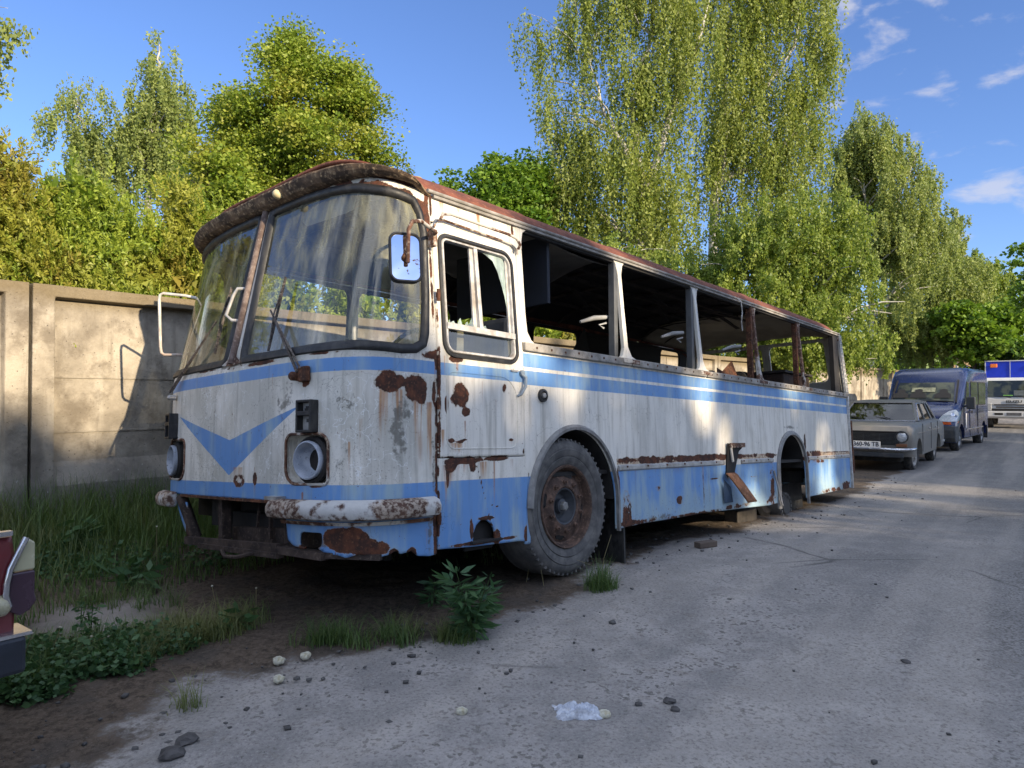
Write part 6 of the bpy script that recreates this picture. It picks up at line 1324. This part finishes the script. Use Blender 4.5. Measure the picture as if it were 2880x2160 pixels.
# ---------------- truck
rd=Vector((.60,.80,0)).normalized(); tr_=frame_empty('box_truck',(21.12-.8*1.06+.0,30.3+.6*1.06-1.27+.0,-.0),(rd.x,rd.y)); tr_.location=(21.2+1.05*.80,30.0-1.05*.60,.0)
tag(tr_,'white truck with a blue cargo box, seen from the front at the right edge','truck'); TW=2.1
TPn=m_car('white_truck_paint',(.62,.63,.64),.3,.12,coat=.5)
MB().prism([(-.02,.42),(-.02,.75),(.02,1.28),(.16,2.02),(.26,2.16),(1.55,2.16),(1.6,.42)],(0,0,0),(1,0,0),(0,0,1),(0,1,0),0,TW).build('cab',TPn,tr_,bevel=.05)
MB().add([(.005,.10,1.33),(.005,TW-.10,1.33),(.135,TW-.14,2.03),(.135,.14,2.03)],[(0,1,2,3)]).build('windscreen',M_VG,tr_)
gt=MB().add([(.012,.1,1.42),(.012,.1,1.36),(.012,TW-.1,1.36),(.012,TW-.1,1.42)],[(0,1,2,3)])
MB().box((-.01,1.25,1.40),(.01,.34,.035)).build('green_paper',m_plain('green_paper',(.25,.6,.12),.5),tr_); MB().box((.02,.8,1.50),(.006,.5,.22)).build('papers_on_dash',m_plain('pale_paper',(.16,.19,.20),.5),tr_)
for v0 in (.55,1.15): MB().tube([(-.01,v0,1.31),(-.01,v0+.42,1.37)],.012,5).build('wiper',M_SEAT,tr_)
for (v0,v1,w) in ((.35,1.75,1.0),(.42,1.68,.90)): MB().box((-.045,(v0+v1)/2,w),(.02,v1-v0,.045)).build('grille_slot',M_SEAT,tr_)
MB().box((-.04,TW/2,.79),(.02,1.75,.09)).build('grille_slot',M_SEAT,tr_)
for v_ in (.14,TW-.14): MB().box((-.035,v_,.90),(.05,.26,.34)).build('headlight',M_LENS,tr_,bevel=.03); MB().box((-.085,v_+(.02 if v_<1 else -.02),.62),(.02,.16,.06)).build('fog_lamp',M_LENS,tr_)
MB().box((-.04,TW/2,.60),(.12,TW+.02,.24)).build('bumper',TPn,tr_,bevel=.03)
for v_ in (.52,TW-.52): MB().box((-.105,v_,.61),(.01,.30,.09)).build('bumper_slot',M_SEAT,tr_)
np_=MB().box((-.108,TW/2,.61),(.012,.52,.12)).build('number_plate',m_plain('grey_plate',(.12,.12,.13),.4),tr_); 
text('badge','ISUZU',.15,M_PLASTIC,tr_,FM(-.062,TW/2,1.13),.006,.004,1.35)
MB().box((-.03,TW/2,1.13),(.02,1.9,.24)).build('front_panel',TPn,tr_,bevel=.01)
M_BOXB=m_plain('saturated_blue_box',(.008,.035,.55),.35,0,.15,3,0)
bx=MB().box((3.8,TW/2,1.95),(4.4,TW+.04,1.95)).build('cargo_box',M_BOXB,tr_)
mb=MB(); x0=1.585
for (a,b,w,h) in (((x0,-.04,2.12),(x0,TW+.04,2.12),.03,.07),((x0,-.04,2.93),(x0,TW+.04,2.93),.03,.04),((x0,-.03,1.9),(x0,-.03,2.95),.04,.04),((x0,TW+.03,1.9),(x0,TW+.03,2.95),.04,.04),((x0,1.22,2.1),(x0,1.22,2.93),.02,.02)): mb.bar(a,b,w,h)
mb.build('box_frame',TPn,bx); 
for v_ in (.28,TW-.28): MB().box((x0-.04,v_,2.72),(.06,.27,.17)).build('marker_lamp',m_plain('orange_marker',(.85,.20,.03),.4),tr_,bevel=.03)
for v_,s_ in ((-.12,1),(TW+.12,-1)): MB().box((.02,v_,1.62),(.06,.16,.40)).bar((.05,v_,1.85),(.2,v_+s_*.2,1.9),.03,.03).build('wing_mirror',M_PLASTIC,tr_,bevel=.02)
for u_ in (.55,4.2): cwheel(tr_,u_,.08,.38,.22,.22,M_AL,-1); cwheel(tr_,u_,TW-.08,.38,.22,.22,M_AL,1)
MB().box((3.0,TW/2,.62),(5.4,.9,.2)).build('chassis',M_DARK,tr_)
# ---------------- dark red car, only the tail end enters the photo
RP=m_car('dark_red_paint',(.13,.012,.018),.35,.12,(.12,.09,.08),coat=.5)
e=ray(30,1700)*2.55+C0
rc=frame_empty('red_car',(-1.760,2.455,.04),(.6006,.7997)); tag(rc,'dark red old car, only its tail light and bumper end in view','car')
# local x = towards its tail, y = across towards the fence ; flank at y=0, tail end at x=0.05
out=[(-4.2,.38),(-4.25,.75),(-3.9,.86),(-2.9,.90),(-1.2,.90),(-.5,.885),(.040,.872),(.050,.80),(.050,.60),(.045,.42)]
RB=body('body',out,[(-3.3,.32,.36),(-.85,.32,.36)],1.62,RP,rc,((0,.02),(.012,.006),(.06,.0)),.26)
green(rc,(-2.75,-.45),(-2.2,-.85),.895,1.36,1.62,.12,.24,RP,M_CLEAR,pil=((-1.6,-1.55,.06),))
MB().box((-.12,.0,.882),(.30,.03,.016)).build('boot_trim',M_CHROME,rc)
tl_=MB().prism([(.062,.848),(.085,.852),(.10,.84),(.100,.745),(.030,.745),(.048,.79)],(0,0,0),(1,0,0),(0,0,1),(0,1,0),-.012,.02).build('tail_light',m_plain('cream_lens',(.45,.43,.28),.25,0,.15,9,0),rc,bevel=.006)
MB().prism([(.028,.742),(.100,.742),(.100,.66),(.106,.635),(.085,.605),(.055,.59),(.025,.61),(.018,.66)],(0,0,0),(1,0,0),(0,0,1),(0,1,0),-.014,.12).build('dark_lens',m_plain('dark_plum_lens',(.055,.03,.045),.25,0,.2,9,0),tl_,bevel=.006)
MB().tube([(.070,-.018,.862),(.045,-.018,.81),(.022,-.018,.76),(.012,-.018,.71),(.010,-.018,.67),(.020,-.018,.63)],.011,8).build('chrome_fin',M_CHROME,rc,60)
MB().lathe([(.035,-.12),(.040,-.02),(.036,.0)],(-.02,-.0,.635),(1,0,0),20).build('lamp_ring',M_CHROME,rc,50); MB().lathe([(.036,.0),(.036,.03),(.024,.045),(.001,.048)],(-.02,0,.635),(1,0,0),20).build('reverse_light',m_plain('cream_lamp',(.42,.39,.26),.3),rc,50)
MB().box((-.02,.02,.465),(.17,.14,.13)).build('bumper',m_plain('dark_rubber_bumper',(.018,.024,.036),.5,0,.3,9,.2,(.06,.06,.065)),rc,bevel=.015)
MB().box((.03,.02,.535),(.10,.14,.012)).build('bumper_top',M_CHROME,rc); MB().tube([(-.5,-.03,.44),(-.10,-.035,.44),(-.03,-.03,.435)],.035,10).build('bumper_end',M_PLASTIC,rc,60)
for u_ in (-3.3,-.85): cwheel(rc,u_,.08,.31,.17,.19,M_PRIM,-1); cwheel(rc,u_,1.54,.31,.17,.19,M_PRIM,1)
# ---------------- far bits
p=at(2690,1010,36); o=empty('lean_to',(p[0],p[1],0)); M_BRW=m_plain('brown_boards',(.36,.25,.15),.8,0,.3,5,.1)
MB().bar((-.55,0,3.45),(.75,0,2.90),.14,.14).build('roof_beam',M_BRW,o); MB().bar((-.15,0,0),(-.15,0,3.2),.12,.12).build('post',M_BRW,o); tag(o,'brown sloping roof beam on a post rising behind the blue van','shelter')
p=at(2960,1000,48); o=empty('grey_house',(p[0],p[1],0),-.3); MB().box((0,0,1.8),(8,6,3.6)).build('wall',M_BWALL,o); MB().prism([(-4.4,3.5),(4.4,3.5),(0,6.2)],(0,0,0),(1,0,0),(0,0,1),(0,1,0),-3.3,3.3).build('roof',m_plain('grey_sheet_roof',(.42,.43,.45),.5,0,.2,2,0),o); tag(o,'house with a pale grey gable roof behind the branches at the right edge','house')
